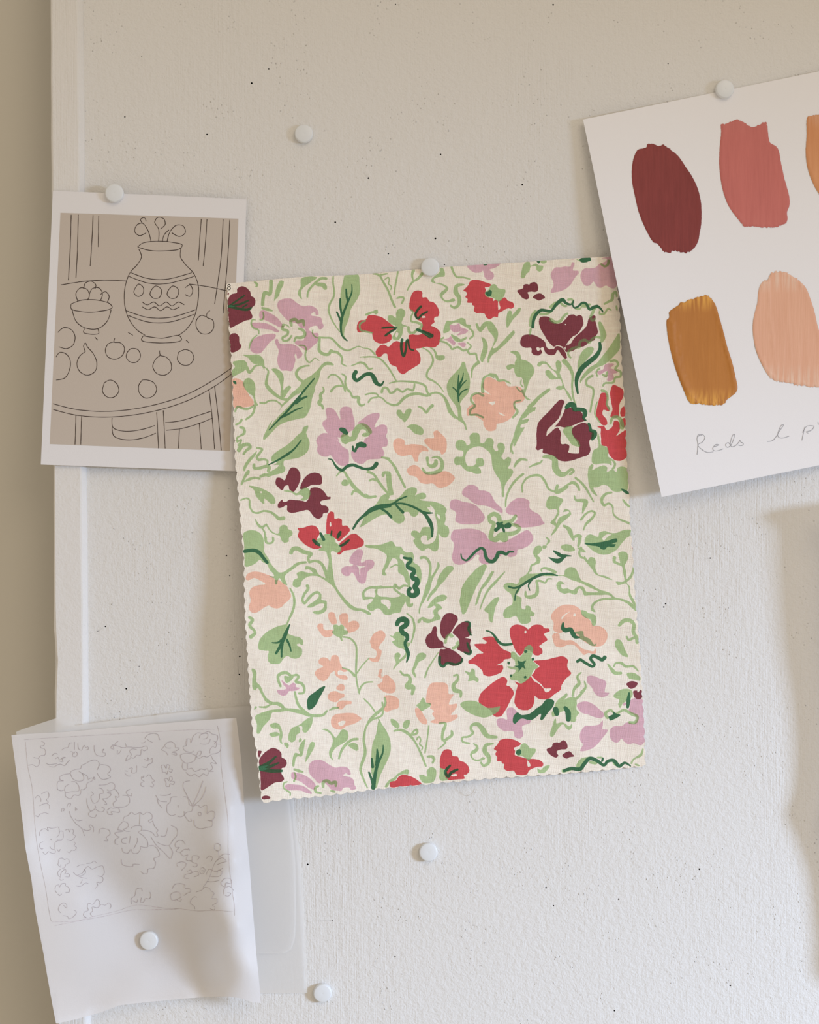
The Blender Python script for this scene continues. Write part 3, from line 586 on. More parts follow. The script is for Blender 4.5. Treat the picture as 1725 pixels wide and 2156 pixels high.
d30 890 1135 840 1200 870 1250 900 1210 970 1175
D 1590 980 1620 960 1640 990 1620 1025 1585 1010
@1050 1385
L 930 250 940 195 1000 190 1060 215 1120 240 1135 270 1125 310 1120 360 1165 370 1150 395 1080 412 1030 390 1000 350 980 310
L 825 500 860 470 930 460 1000 490 1060 540 1110 595 1090 635 1030 630 950 600 880 580 840 540
L 855 820 870 770 910 720 990 715 1060 700 1095 660 1100 700 1095 750 1150 760 1130 800 1090 850 1030 920 950 970 860 980 870 950 890 910 865 880
L 1170 800 1180 750 1220 720 1300 715 1350 680 1430 690 1460 640 1430 600 1370 570 1380 500 1310 500 1320 470 1360 480 1400 440 1440 420 1510 430 1530 560 1535 700 1540 880 1500 920 1420 900 1370 910 1320 880 1295 850 1260 890 1220 890 1180 850
C 1180 680 1280 600 1350 600 1420 610 1440 640 1400 670 1340 680 1290 700
C 1280 560 1380 560 1370 590 1290 590
M 1345 275 1400 245 1465 268 1440 310 1390 325 1360 300
M 1420 350 1460 345 1465 365 1500 335 1515 380 1510 420 1470 438 1430 410
M 505 965 560 935 575 900 620 890 640 895 680 868 715 890 725 950 700 965 660 965 615 985 615 1005 630 1030 605 1050 550 1025
M 670 1030 700 1000 750 985 780 1015 800 1035 740 1050 720 1062 690 1050
g14-30-24 870 155 830 195 850 260 800 320 780 400
g14-30 905 250 920 310 870 380 820 430
G 1210 400 1250 355 1330 325 1400 340 1415 380 1390 430 1340 460 1310 480 1280 530 1260 490 1270 440 1220 420
G 590 510 620 450 680 400 720 370 725 400 690 440 750 415 810 420 825 480 820 540 848 580 820 620 810 670 760 670 740 600 700 560 640 580 570 620 560 570 600 540
G 545 780 570 710 590 645 605 640 610 690 660 680 700 690 740 720 775 695 770 740 740 760 710 740 680 700 640 730 570 830 545 825
g34-20-34-30 1150 630 1125 590 1180 550 1230 590 1320 550 1400 590 1460 620 1440 680 1380 680
G 1410 185 1350 165 1400 155 1450 170 1495 210 1490 238 1430 230 1370 215
g14-30-16-20 1520 960 1500 1020 1420 1070 1400 1110
G 410 1160 440 1180 490 1140 540 1130 530 1160 480 1210 420 1210
g50-60-40 840 1140 880 1090 960 1060
g30 960 1100 1030 1110
g20 1040 1050 1090 1050
g30 1210 1100 1240 1130
g40-20 680 1190 760 1180
g20 1440 1120 1480 1135
D 150 660 160 610 200 575 240 600 280 600 340 580 400 530 450 500 500 440 540 430 585 455 580 500 520 580 455 658 440 650 445 590 360 650 320 655 240 640 170 695 152 680
d60-50 600 540 615 590
d36-60-50 700 525 730 570 735 650
D 1160 620 1210 590 1200 565 1250 590 1285 600 1250 630 1210 650 1175 660
d20-44-30 1375 370 1370 430 1360 520
d30-40-40-30-40-14 690 1190 760 1165 860 1170 900 1120 960 1060 1040 1085 1110 1130 1150 1090 1210 1080 1270 1140 1330 1105 1390 1140
d24 1090 1090 1100 1055
"""
INKDRAW = """
@0 0 1
k 150 452 148 520 144 590
k 165 452 163 530 160 585
k 196 453 194 500 190 560
k 208 454 207 520
k 470 462 466 540 458 600 452 640
k 484 463 480 540 474 610 470 660
k 436 462 432 520 428 560
k 424 461 421 500 418 548
k 128 600 180 592 236 590 268 592
k 398 598 440 604 476 612
k 290 520 300 512 330 508 362 510 384 516 378 524 350 528 314 527 290 520
k 292 524 298 540 290 556 274 574 264 602 262 636 270 668 288 694 306 706
k 382 520 380 540 390 556 408 576 418 604 416 640 408 670 392 694 376 706
k 302 707 340 712 378 707 382 716 340 722 298 716 302 707
k 276 574 310 586 350 588 404 574
k 272 582 312 596 352 597 408 582
k 266 654 310 668 360 668 412 652
k 270 664 312 678 358 678 408 662
k 284 608 292 598 302 606 300 620 290 624 282 616 284 608
k 318 612 328 602 340 610 336 626 324 628 316 620 318 612
k 354 612 364 602 376 610 372 626 360 628 352 620 354 612
k 390 606 400 600 406 612 400 624 390 620
k 300 636 310 642 324 636 336 644 350 636 362 644 376 636 388 642
k 300 646 312 652 326 646 338 654 352 646 364 652 378 646
k 318 508 312 486 300 470 288 474 284 488 294 496 308 490
k 334 507 334 482 326 468 332 458 344 460 348 472 338 482
k 352 508 358 488 372 474 386 476 390 490 378 498 362 490
k 342 508 346 494 356 484
k 300 470 296 462 304 458 308 466
k 150 640 172 632 206 632 232 640 236 648 206 656 172 656 150 650 150 640
k 152 652 160 676 178 690 206 692 226 676 234 652
k 178 692 176 700 208 702 206 692
k 164 634 160 618 170 606 184 610 188 624 184 632
k 188 620 194 608 208 606 216 618 212 632
k 176 608 180 596 192 592 202 600 200 608
k 212 620 222 614 230 624 226 636
k 436 668 424 664 414 674 414 690 424 702 440 702 450 690 448 674 436 668 436 660 442 654
k 240 720 228 724 222 738 228 752 244 756 258 748 262 732 254 722 240 720 242 712
k 268 742 276 734 290 736 296 750 288 762 274 762 266 752 268 742
k 180 740 176 728 180 722 184 730 196 744 204 764 200 782 184 790 168 782 162 766 168 750 180 740
k 338 748 328 756 322 772 330 786 346 790 360 780 360 764 350 752 338 748 336 738
k 376 742 390 736 404 742 408 756 398 768 384 768 374 758 376 742
k 300 800 292 812 294 828 306 838 322 834 330 820 324 806 310 800 300 800
k 122 700 134 690 150 694 158 708 154 726 140 734 124 730
k 118 752 126 742 140 746 148 760 146 780 136 796 118 800
k 220 806 232 800 246 808 250 824 240 836 226 836 216 824 220 806
k 112 850 160 862 230 866 310 856 390 832 450 800 486 776
k 112 862 160 874 232 878 314 868 394 844 454 812 487 788
k 160 874 158 936
k 172 876 170 936
k 330 868 334 944
k 344 864 348 944
k 440 820 446 870 452 946
k 452 814 460 880 466 948
k 236 880 238 900 262 908 300 904 326 896
k 236 900 240 918 266 926 302 922 328 912
k 348 890 380 886 420 874 444 866
k 350 906 384 902 424 890 448 880
k 378 903 376 944
k 420 892 424 946
k 200 710 206 716
k 392 716 398 722
k 270 700 280 706
"""
SKETCH = """
@0 1470 5
t 255 437 500 420 1000 390 1700 350 1960 335 2260 328
t 270 460 290 700 340 950 365 1300 385 1500 420 1715 480 2000 520 2260 540 2350
p 435 455 470 470 460 500 425 505 435 525 470 535 480 580 470 600 430 605 400 630 355 622
p 400 630 415 650 405 710 380 720 345 700 300 708
p 650 548 680 525 715 520 735 475 760 470
p 785 460 785 545
p 822 475 830 535 860 548 875 515 890 495 905 520 925 510 930 540 905 545
p 550 605 580 580 610 590
p 585 640 610 620 630 650 660 625 690 622 655 640 665 670 620 660
p 740 565 770 570 765 610 800 615 815 580 790 565 780 590
p 482 680 510 698 560 695 600 690
p 520 715 570 725 600 705 640 695 680 712 700 690 735 648
p 992 495 995 560 1020 600 1050 608 1100 610 1112 580 1080 570 1095 535 1075 550
p 1245 455 1215 480 1225 500 1190 490 1168 525 1200 535 1190 500 1240 505 1290 520 1330 515 1320 475
p 1280 540 1260 575 1235 590 1240 550
p 1340 515 1375 515 1480 520 1545 505 1555 535 1520 555 1490 540 1480 600 1440 600 1410 630 1375 620 1385 590 1365 560 1390 535 1440 540
p 1350 600 1325 658 1375 632
p 1485 470 1510 470 1535 455
p 1525 425 1560 385 1620 372 1665 385 1675 415 1685 440
p 1550 430 1580 455 1610 465
p 1520 640 1560 660 1555 625 1580 650 1605 630 1600 680 1560 700 1545 730 1500 720
p 1315 790 1350 820 1380 820
p 1360 740 1395 735 1385 780 1410 790 1435 780 1440 710
p 1345 770 1320 765
p 1500 840 1520 820 1490 830 1495 860 1520 875 1485 895 1490 925 1520 932
p 1540 830 1570 805 1590 820 1600 845 1630 870 1600 885 1620 910 1610 935 1580 925
p 605 960 610 880 670 870 635 860 630 830 670 805 740 790 750 770 800 750 850 740 860 710 900 690 950 662 1010 652 1045 680 1040 720 1025 755
p 605 960 640 975 680 970 690 990 750 985 830 975 830 925 790 880 750 880
p 680 970 690 930 730 905
p 740 790 770 850 830 875 880 860 880 820 860 790 830 770
p 860 790 920 820 930 855 960 840 1000 855 990 830 970 870 920 895 910 940 870 965 855 960 850 1000 830 1025 780 1020 745 1058 690 1030 690 990
p 1030 750 1050 705 1090 700 1150 720 1165 760 1135 800 1165 830 1080 855 1045 825 1025 790
p 1040 915 1120 910 1170 888 1205 905 1210 940 1180 970 1140 975 1130 960
p 1040 945 1080 960 1090 1000 1050 1010 1050 1050 1030 1090 990 1105 965 1070 960 1030 985 1010 960 980
p 1170 990 1130 995 1170 1010 1150 1040 1110 1060 1080 1060 1110 1090 1125 1120 1100 1115
p 1205 955 1240 990 1255 1035 1240 1045 1215 1030 1225 1080 1195 1100 1200 1140 1250 1150 1320 1140 1360 1110 1365 1060 1350 1030 1290 1025
p 1370 960 1330 985 1340 1010 1385 1030 1390 1000
p 915 1055 920 1120 940 1170 960 1190 1010 1150 1000 1130
p 960 1190 935 1210 940 1240 1000 1255 1015 1225
p 1010 1170 1050 1195 1090 1190 1100 1165 1070 1145
p 1130 1180 1165 1155 1190 1160 1250 1160 1260 1200 1170 1195 1185 1225 1140 1220 1130 1190
p 370 1055 400 1025 430 1060 430 1090
p 435 1010 470 990 500 985 515 1010 510 1050 490 1070 510 1095 490 1105 440 1120 415 1135
p 490 1105 520 1130 520 1165
p 375 1235 400 1250 420 1220 440 1215 470 1205 515 1220
p 650 1195 655 1160 675 1165 670 1190
p 795 1150 795 1185 812 1170 800 1155
p 705 1150 720 1110 745 1110 735 1140
p 730 1190 745 1240 800 1320 860 1370 890 1450
p 860 1370 900 1390 940 1390 960 1370 940 1350 950 1335 985 1360 985 1410
p 790 1270 820 1290 870 1283
p 420 1450 415 1420 440 1385 480 1375 510 1400 500 1360 540 1370 580 1365 615 1358 625 1400 620 1440 595 1465
p 630 1400 660 1400 665 1430 665 1470 650 1490 600 1490
p 690 1390 715 1380 735 1410 740 1380 775 1390 770 1430 795 1450 750 1500 710 1490
p 530 1495 545 1480 545 1500
p 455 1510 420 1530 420 1570 445 1590 455 1580
p 450 1620 480 1645 510 1615 540 1630 580 1630 580 1600 540 1585 525 1560
p 580 1590 580 1520 615 1500 650 1500
p 600 1585 620 1615 635 1590
p 780 1510 795 1530 780 1550 805 1570 790 1600 755 1600 735 1628 710 1615
p 1045 1425 1050 1385 1080 1370 1110 1375 1150 1390 1160 1430 1120 1470 1140 1500 1095 1502
p 615 1725 625 1690 660 1685 680 1700 700 1690 725 1700 730 1725
p 620 1725 610 1750 640 1780 640 1750
p 700 1750 735 1730
p 690 1750 680 1785 655 1790
p 640 1800 610 1830 615 1870 640 1885 640 1850 660 1820 690 1800 695 1830 680 1850 725 1850 730 1880 690 1880
p 630 1900 640 1920 670 1905
p 580 2010 590 1975 620 1965 625 1990 650 1955 690 1950 690 1975 720 1990 730 2040 690 2045
p 595 2050 580 2020
p 610 2060 625 2080 650 2060
p 640 2260 615 2230 630 2180 665 2155 700 2170 700 2210 670 2180
p 665 2290 715 2300 720 2320 760 2310 800 2270 805 2250 780 2230
p 880 2310 910 2310 880 2290 890 2250 930 2235 920 2200 930 2160 980 2170 1020 2120 1050 2140 1040 2190
p 975 2300 950 2270 975 2240 970 2200 1030 2205 1070 2170 1105 2180 1150 2155 1170 2190 1155 2220
p 810 1775 850 1755 890 1755
p 910 1740 960 1735 990 1715 1020 1735
p 770 1830 800 1860 850 1870 900 1840 890 1800 870 1840 820 1865 870 1890 920 1895
p 850 1950 870 1910
p 880 1830 925 1770 970 1800 1030 1775 1080 1765 1095 1800 1100 1840 1070 1875 1030 1870 1080 1885 1085 1920 1060 1945 1020 1940 1030 1970 1000 2005
p 800 1975 850 1980 900 1945 930 1950
p 1300 1290 1310 1250 1350 1235 1385 1200 1420 1225 1475 1205 1510 1225 1550 1200 1600 1225 1600 1270 1565 1290 1580 1310 1610 1290
p 1475 1205 1470 1330
p 1240 1385 1260 1340 1300 1300 1340 1310 1355 1340 1330 1370 1300 1380 1330 1400 1370 1400
p 1240 1385 1300 1400 1210 1420 1240 1455 1260 1460 1215 1490 1215 1530 1245 1540
p 1380 1370 1420 1345 1490 1350 1490 1390 1460 1410 1500 1440 1530 1470 1555 1510 1550 1570 1480 1560
p 1340 1470 1290 1480 1285 1520 1330 1530
p 1375 1450 1360 1530
p 1445 1470 1450 1500 1410 1585
p 1285 1575 1300 1620 1350 1630 1380 1590 1400 1630 1450 1630 1480 1590 1480 1560
p 1560 1560 1610 1550 1660 1590 1680 1660 1620 1690 1640 1730 1620 1790 1560 1800 1555 1840 1520 1850 1485 1825
p 1280 1700 1290 1750 1350 1770 1400 1770 1400 1750 1470 1750
p 1500 1390 1560 1395 1610 1420 1640 1455 1665 1450 1650 1410 1665 1395 1625 1340 1610 1290
p 1590 1460 1650 1550 1725 1620 1790 1690
p 1650 1510 1700 1540 1780 1550 1820 1500 1870 1430 1860 1370 1800 1340
p 1690 1450 1740 1450 1760 1400 1770 1365
p 1780 1550 1820 1620 1800 1690
p 1385 2170 1385 2110 1420 2080 1430 2040 1440 2010 1490 2000 1500 2030
p 1400 2130 1440 2150 1450 2120
p 1490 2100 1485 2150 1520 2140 1530 2110 1575 2110 1590 2080 1580 2040
@320 1470 5
p 100 545 130 505 160 470 210 460 245 490 250 520 290 525 265 550 215 570 260 580 260 600 210 585
p 100 545 150 570 170 600
p 130 500 160 525 200 525
p 110 745 100 710 130 705 150 740 160 700 190 710 180 745 215 750 205 780 170 765 160 800 140 780 115 780 110 745
p 130 855 160 845 180 870 190 830 210 825 215 860 190 880 240 880 225 910 195 900 185 930 150 925 150 890 130 855
p 460 380 480 365 540 370 600 350 630 375 690 395 690 440 660 480 725 490 715 560 680 580 620 590
p 360 430 405 430 410 470 440 395 460 380
p 350 490 370 430 360 500 330 510 345 550 420 570 440 555
p 540 430 580 420 590 380 560 370 510 390 500 420
p 615 430 600 470 570 485 510 480
p 650 450 680 470 670 520 640 510 610 550 610 580
p 300 600 330 585 400 580 470 600 490 560 520 560 510 600 470 615 500 635 540 610 580 620 620 600 640 640 680 690 620 680 640 740 600 770
p 300 600 310 640 350 680 400 680 450 655 465 610
p 335 660 320 720 340 755 365 755
p 375 690 380 745 420 735 450 770 500 755 520 745 560 755 580 740 600 770 650 770
p 360 780 410 820 450 800 500 830 540 795 580 815 600 780
p 430 1130 380 1040 330 930 340 885 400 870
p 430 1130 490 1000 540 870
p 440 1130 520 1060 560 980 570 930
p 160 1200 160 1130 195 1090 205 1045 265 1040
p 330 1040 365 1040 390 1080 395 1120 430 1140 420 1190 370 1200 330 1240 300 1250 270 1245
p 160 1200 200 1235 250 1225
p 85 1020 140 1025 200 1008
p 40 1020 80 1080 160 1090
p 55 1060 70 1110 110 1155
p 270 1135 285 1130 280 1150
p 430 1140 490 1125 510 1150 570 1125 590 1160 580 1215 620 1190 660 1200 660 1250 630 1290 585 1285 640 1300 630 1350 580 1360 515 1375 460 1350 445 1300 450 1280
p 340 1190 350 1240 400 1300 420 1290 410 1270
p 490 1210 505 1200 522 1220 510 1240 492 1230 490 1210
p 355 1540 330 1505 280 1500 245 1540 255 1570 290 1570 255 1610 300 1620 350 1590 400 1600 380 1580
p 300 1620 330 1660 380 1650 360 1700 420 1710 430 1660 500 1670 480 1700
p 700 1610 660 1590 665 1540 690 1530 720 1545 725 1590 700 1610 705 1680 660 1740 600 1900 540 1990
p 705 1680 760 1640 820 1645
p 575 1690 600 1660 640 1680 620 1720
p 670 1720 740 1680 790 1720
t 690 290 720 430 730 700 760 950 800 1280 805 1600 830 1900 850 2060 870 2200 870 2290
@320 1811 4.157
p 230 60 220 30 270 15 300 30 290 60 260 90
p 310 100 340 85 350 110 290 130 285 155 320 160
p 350 110 400 100 410 130 370 145
p 330 0 360 20 400 40 380 60 355 50
p 420 90 440 65 465 80 450 120 425 115 420 90
p 430 95 450 90 445 110
p 475 130 500 80 560 100 620 70
p 500 140 560 145 600 135 615 100 580 90 570 130
p 480 185 520 190 590 178
p 610 190 640 160 690 165 695 205 650 200 640 235 610 215 605 190
p 630 300 635 250 680 230 715 265
p 640 310 670 315 690 290 660 285
p 570 40 620 20 650 15
p 180 250 200 215 250 205 290 220 290 245 330 250 340 275 310 290 280 310
p 165 300 200 280 245 285 255 320 215 345 180 350 165 320 165 300
p 215 345 250 360 260 340
p 385 280 440 260 460 240 500 245 520 270 545 290 525 335 570 340 570 370 530 395 550 410 545 435 510 425
p 395 325 370 320 335 370 375 410 375 430
t 0 405 100 420 240 425 400 445 550 440 710 452
t 0 430 150 432 240 425
@0 1811 5
t 575 690 800 645 1100 590 1400 525 1600 525 1720 520
t 545 650 800 640 1000 590 1250 530 1420 475 1600 485 1725 505
"""
WRITING = """
@1210 560 3.35
w4 900 1195 875 1190 865 1215 870 1260 865 1330
w4 868 1205 900 1188 920 1205 905 1240 872 1262 900 1295 940 1315 980 1310
w4 985 1275 1020 1262 1000 1258 975 1290 990 1305 1050 1290
w4 1100 1262 1085 1245 1065 1262 1080 1280 1105 1262 1130 1187 1120 1190 1100 1255 1110 1275 1135 1268 1150 1255
w4 1150 1255 1162 1240 1168 1228
w4 1168 1228 1174 1242 1190 1250 1190 1262 1172 1268 1154 1262
w4 1360 1238 1400 1230 1450 1160 1475 1120 1462 1122 1435 1200 1460 1214 1515 1200
w4 1625 1135 1605 1230
w4 1610 1175 1640 1130 1690 1132 1670 1160 1635 1170 1650 1180
w4 1718 1100 1722 1120
"""

# ------------------------------------------------------------------ helpers
def px(x, y, h=0.0):
    """photograph pixel + height above the board (m) -> point"""
    k = S * (D - h) / D
    return ((x - W / 2) * k, -h, (H / 2 - y) * k)

def pxa(x, y, h):
    k = S * (D - h) / D
    return np.stack([(x - W / 2) * k, -h, (H / 2 - y) * k], 1)

def tag(o, label=None, cat=None, group=None, kind=None):
    if label: o['label'] = label
    if cat: o['category'] = cat
    if group: o['group'] = group
    if kind: o['kind'] = kind
    return o

def empty(name, loc=(0, 0, 0)):
    o = bpy.data.objects.new(name, None)
    o.empty_display_size = 0.01
    o.location = loc
    col.objects.link(o)
    return o

def link(name, me, parent=None, mats=()):
    for m in mats: me.materials.append(m)
    o = bpy.data.objects.new(name, me)
    col.objects.link(o)
    if parent:
        o.parent = parent
        o.matrix_parent_inverse = parent.matrix_basis.inverted()
    return o

def mesh_np(name, v, f, mi=None, smooth=True):
    """v (n,3), f (m,3) triangles"""
    me = bpy.data.meshes.new(name)
    me.vertices.add(len(v)); me.vertices.foreach_set('co', np.asarray(v, np.float32).ravel())
    n = len(f); k = f.shape[1]
    me.loops.add(n * k); me.loops.foreach_set('vertex_index', f.ravel().astype(np.int32))
    me.polygons.add(n)
    me.polygons.foreach_set('loop_start', np.arange(0, n * k, k, dtype=np.int32))
    me.polygons.foreach_set('loop_total', np.full(n, k, np.int32))
    if smooth: me.polygons.foreach_set('use_smooth', np.ones(n, bool))
    if mi is not None: me.polygons.foreach_set('material_index', np.asarray(mi, np.int32))
    me.update(calc_edges=True); me.validate()
    return me

def catmull(p, closed=False, step=1.6):
    p = np.asarray(p, float)
    n = len(p)
    if n < 3 and not closed:
        m = max(2, int(np.linalg.norm(p[1] - p[0]) / step) + 1)
        t = np.linspace(0, 1, m)[:, None]
        return p[0] * (1 - t) + p[1] * t
    out = []
    for i in range(n if closed else n - 1):
        if closed: a, b, c, d = p[(i - 1) % n], p[i], p[(i + 1) % n], p[(i + 2) % n]
        else: a, b, c, d = p[max(i - 1, 0)], p[i], p[i + 1], p[min(i + 2, n - 1)]
        L = np.linalg.norm(c - b)
        if L < 1e-6: continue
        # centripetal parametrisation keeps corners from looping
        ta = 0.0; tb = ta + max(np.linalg.norm(b - a), 1e-6) ** .5
        tc = tb + L ** .5; td = tc + max(np.linalg.norm(d - c), 1e-6) ** .5
        m = max(1, int(round(L / step)))
        for j in range(m):
            t = tb + (tc - tb) * j / m
            A1 = a * (tb - t) / (tb - ta) + b * (t - ta) / (tb - ta)
            A2 = b * (tc - t) / (tc - tb) + c * (t - tb) / (tc - tb)
            A3 = c * (td - t) / (td - tc) + d * (t - tc) / (td - tc)
            B1 = A1 * (tc - t) / (tc - ta) + A2 * (t - ta) / (tc - ta)
            B2 = A2 * (td - t) / (td - tb) + A3 * (t - tb) / (td - tb)
            out.append(B1 * (tc - t) / (tc - tb) + B2 * (t - tb) / (tc - tb))
    if not closed: out.append(p[-1])
    return np.array(out)

def parse(txt):
    """-> list of (code, widths in px or None, points in photograph pixels)"""
    ox = oy = 0.0; sc = 5.0; res = []
    for line in txt.strip().splitlines():
        t = line.split()
        if not t: continue
        if t[0][0] == '@':
            ox, oy = float(t[0][1:]), float(t[1])
            sc = float(t[2]) if len(t) > 2 else 5.0
            continue
        v = np.array([float(q) for q in t[1:]])
        if len(v) < 4: continue
        p = v.reshape(-1, 2) / sc + (ox, oy)
        w = None
        if t[0][0].islower():
            w = [float(q) / sc for q in t[0][1:].split('-')] if len(t[0]) > 1 else [1.4]
        res.append((t[0][0], w, p))
    return res

def stroke_outline(p, w, rnd):
    c = catmull(p, False, 1.7)
    if len(c) < 2: return None
    d = np.gradient(c, axis=0)
    L = np.linalg.norm(d, axis=1); L[L == 0] = 1
    nrm = np.stack([-d[:, 1], d[:, 0]], 1) / L[:, None]
    s = np.concatenate([[0], np.cumsum(np.linalg.norm(np.diff(c, axis=0), axis=1))])
    u = s / s[-1]
    ww = np.interp(u, np.linspace(0, 1, len(w)), w) if len(w) > 1 else np.full(len(c), w[0])
    if len(w) == 1: ww = ww * (0.72 + 0.28 * np.minimum(1, np.sin(math.pi * u) * 2.2))
    r = ww / 2 + rnd.uniform(-.16, .16, len(c))
    a = c + nrm * r[:, None]; b = c - nrm * r[:, None]
    def cap(ctr, dirv, rr, n):
        dirv = dirv / max(np.linalg.norm(dirv), 1e-9); side = np.array([-dirv[1], dirv[0]])
        return [ctr + rr * (math.cos(th) * side + math.sin(th) * dirv * .9) for th in np.linspace(0, math.pi, n)[1:-1]]
    end = cap(c[-1], d[-1], r[-1], 5)
    start = cap(c[0], -d[0], r[0], 5)
    return np.array(list(a) + end + list(b[::-1]) + start)

def inside(poly, q):
    """non-zero winding test, vectorised"""
    wn = np.zeros(len(q), int)
    x, y = q[:, 0], q[:, 1]
    a = poly; b = np.roll(poly, -1, 0)
    for (x0, y0), (x1, y1) in zip(a, b):
        if y0 == y1: continue
        cr = (x1 - x0) * (y - y0) - (x - x0) * (y1 - y0)
        if y1 > y0: wn += ((y0 <= y) & (y1 > y) & (cr > 0))
        else: wn -= ((y1 <= y) & (y0 > y) & (cr < 0))
    return wn != 0

def cdt(outline, loops, grid=12.0, holes=()):
    """triangulate a sheet whose print is cut into the same surface; pixel space"""
    vs, es = [], []
    def add(poly):
        k = len(vs)
        vs.extend(Vector((float(p[0]), float(p[1]))) for p in poly)
        n = len(poly)
        es.extend((k + i, k + (i + 1) % n) for i in range(n))
    add(outline)
    for l in loops: add(l)
    for l in holes: add(l)
    mn = outline.min(0); mx = outline.max(0)
    gx = np.arange(mn[0] + grid / 2, mx[0], grid); gy = np.arange(mn[1] + grid / 2, mx[1], grid)
    g = np.stack(np.meshgrid(gx, gy), -1).reshape(-1, 2)
    g = g + np.random.RandomState(1).uniform(-.2, .2, g.shape) * grid
    g = g[inside(outline, g)]
    od = np.concatenate([outline, (outline + np.roll(outline, -1, 0)) / 2])
    g = np.array([q for q in g if ((od - q) ** 2).sum(1).min() > (grid * .35) ** 2])
    vs.extend(Vector((float(p[0]), float(p[1]))) for p in g)
    r = delaunay_2d_cdt(vs, es, [], 0, 1e-4)
    V = np.array([(v.x, v.y) for v in r[0]])
    F = np.array([f for f in r[2] if len(f) == 3], int)
    c = V[F].mean(1)
    keep = inside(outline, c)
    for h in holes: keep &= ~inside(h, c)
    F = F[keep]; c = c[keep]
    for _ in range(4):                  # drop slivers lying along a straight border
        a = V[F]
        ar = np.abs((a[:, 1, 0] - a[:, 0, 0]) * (a[:, 2, 1] - a[:, 0, 1]) - (a[:, 1, 1] - a[:, 0, 1]) * (a[:, 2, 0] - a[:, 0, 0]))
        e = np.sort(np.stack([F[:, [0, 1]], F[:, [1, 2]], F[:, [2, 0]]], 1), -1)
        key = e[..., 0].astype(np.int64) * 10000000 + e[..., 1]
        u, inv, cnt = np.unique(key.ravel(), return_inverse=True, return_counts=True)
        border = (cnt[inv].reshape(-1, 3) == 1).any(1)
        lng = np.sqrt(((a - np.roll(a, 1, 1)) ** 2).sum(-1)).max(1)
        bad = border & (ar / np.maximum(lng, 1e-9) < .3)
        if not bad.any(): break
        F = F[~bad]; c = c[~bad]
    a = V[F]
    area = (a[:, 1, 0] - a[:, 0, 0]) * (a[:, 2, 1] - a[:, 0, 1]) - (a[:, 1, 1] - a[:, 0, 1]) * (a[:, 2, 0] - a[:, 0, 0])
    fl = area < 0                       # photograph y runs down: these orientations face the camera
    F[fl] = F[fl][:, ::-1]
    F = F[:, ::-1]
    return V, F, c

def tps(pts):
    """smooth height field (m) through (x, y, mm) control points"""
    pts = np.asarray(pts, float); X = pts[:, :2] / 1000.0; n = len(X)
    def U(r2): return np.where(r2 > 0, r2 * np.log(np.maximum(r2, 1e-20)), 0)
    K = U(((X[:, None] - X[None]) ** 2).sum(-1)) + np.eye(n) * 1e-5
    P = np.hstack([np.ones((n, 1)), X])
    A = np.zeros((n + 3, n + 3)); A[:n, :n] = K; A[:n, n:] = P; A[n:, :n] = P.T
    b = np.concatenate([pts[:, 2] / 1000.0, np.zeros(3)])
    w = np.linalg.solve(A, b)
    def f(x, y):
        Q = np.stack([np.asarray(x, float), np.asarray(y, float)], -1) / 1000.0
        r2 = ((Q[:, None] - X[None]) ** 2).sum(-1)
        return np.maximum(U(r2) @ w[:n] + w[n] + Q @ w[n + 1:], 0.0004)
    return f

def ribbons(strokes, hf, off, wdef=None, step=2.0):
    """pen or pencil lines lying on a sheet: narrow strips that follow its surface"""
    V, F, n0 = [], [], 0
    for code, w, p in strokes:
        c = catmull(p, False, step)
        if len(c) < 2: continue
        d = np.gradient(c, axis=0); L = np.linalg.norm(d, axis=1); L[L == 0] = 1
        nr = np.stack([-d[:, 1], d[:, 0]], 1) / L[:, None]
        n = len(c)
        wd_ = (wdef if wdef else w[0]) / 2 * (0.8 + 0.35 * np.abs(np.sin(np.arange(n) * .21 + n0)))
        for sgn in (1, -1):
            q = c + sgn * nr * wd_[:, None]
            V.append(pxa(q[:, 0], q[:, 1], hf(c[:, 0], c[:, 1]) + off))
        i = np.arange(n - 1)
        F.append(np.stack([n0 + i, n0 + i + 1, n0 + n + i + 1, n0 + n + i], 1))
        n0 += 2 * n
    return np.concatenate(V), np.concatenate(F)

def thicken(P, F, th):
    """back face and a rim with vertices of its own, so that the front keeps clean normals"""
    n = len(P)
    e = np.concatenate([F[:, [0, 1]], F[:, [1, 2]], F[:, [2, 0]]])
    key = set(map(tuple, e)); b = np.array([q for q in key if (q[1], q[0]) not in key])
    B = P + np.array([0, th, 0])
    k = len(b)
    R = np.concatenate([P[b[:, 0]], P[b[:, 1]], B[b[:, 1]], B[b[:, 0]]])
    i = np.arange(k) + 2 * n
    F2 = np.concatenate([F, F[:, ::-1] + n, np.stack([i + k, i, i + 3 * k], 1), np.stack([i + k, i + 3 * k, i + 2 * k], 1)])
    return np.concatenate([P, B, R]), F2

def box(bm, x0, x1, y0, y1, z0, z1):
    vs = [bm.verts.new(p) for p in ((x0, y0, z0), (x1, y0, z0), (x1, y1, z0), (x0, y1, z0), (x0, y0, z1), (x1, y0, z1), (x1, y1, z1), (x0, y1, z1))]
    for f in ((0, 3, 2, 1), (4, 5, 6, 7), (0, 1, 5, 4), (1, 2, 6, 5), (2, 3, 7, 6), (3, 0, 4, 7)):
        bm.faces.new([vs[i] for i in f])

def bm_obj(name, bm, parent=None, mats=(), smooth=False):
    me = bpy.data.meshes.new(name)
    bmesh.ops.recalc_face_normals(bm, faces=bm.faces)
    bm.to_mesh(me); bm.free()
    if smooth: me.polygons.foreach_set('use_smooth', [True] * len(me.polygons))
    return link(name, me, parent, mats)

# ------------------------------------------------------------------ materials
def srgb(r, g, b):
    f = lambda c: (c / 255 / 12.92) if c <= 10 else ((c / 255 + .055) / 1.055) ** 2.4
    return (f(r), f(g), f(b), 1)

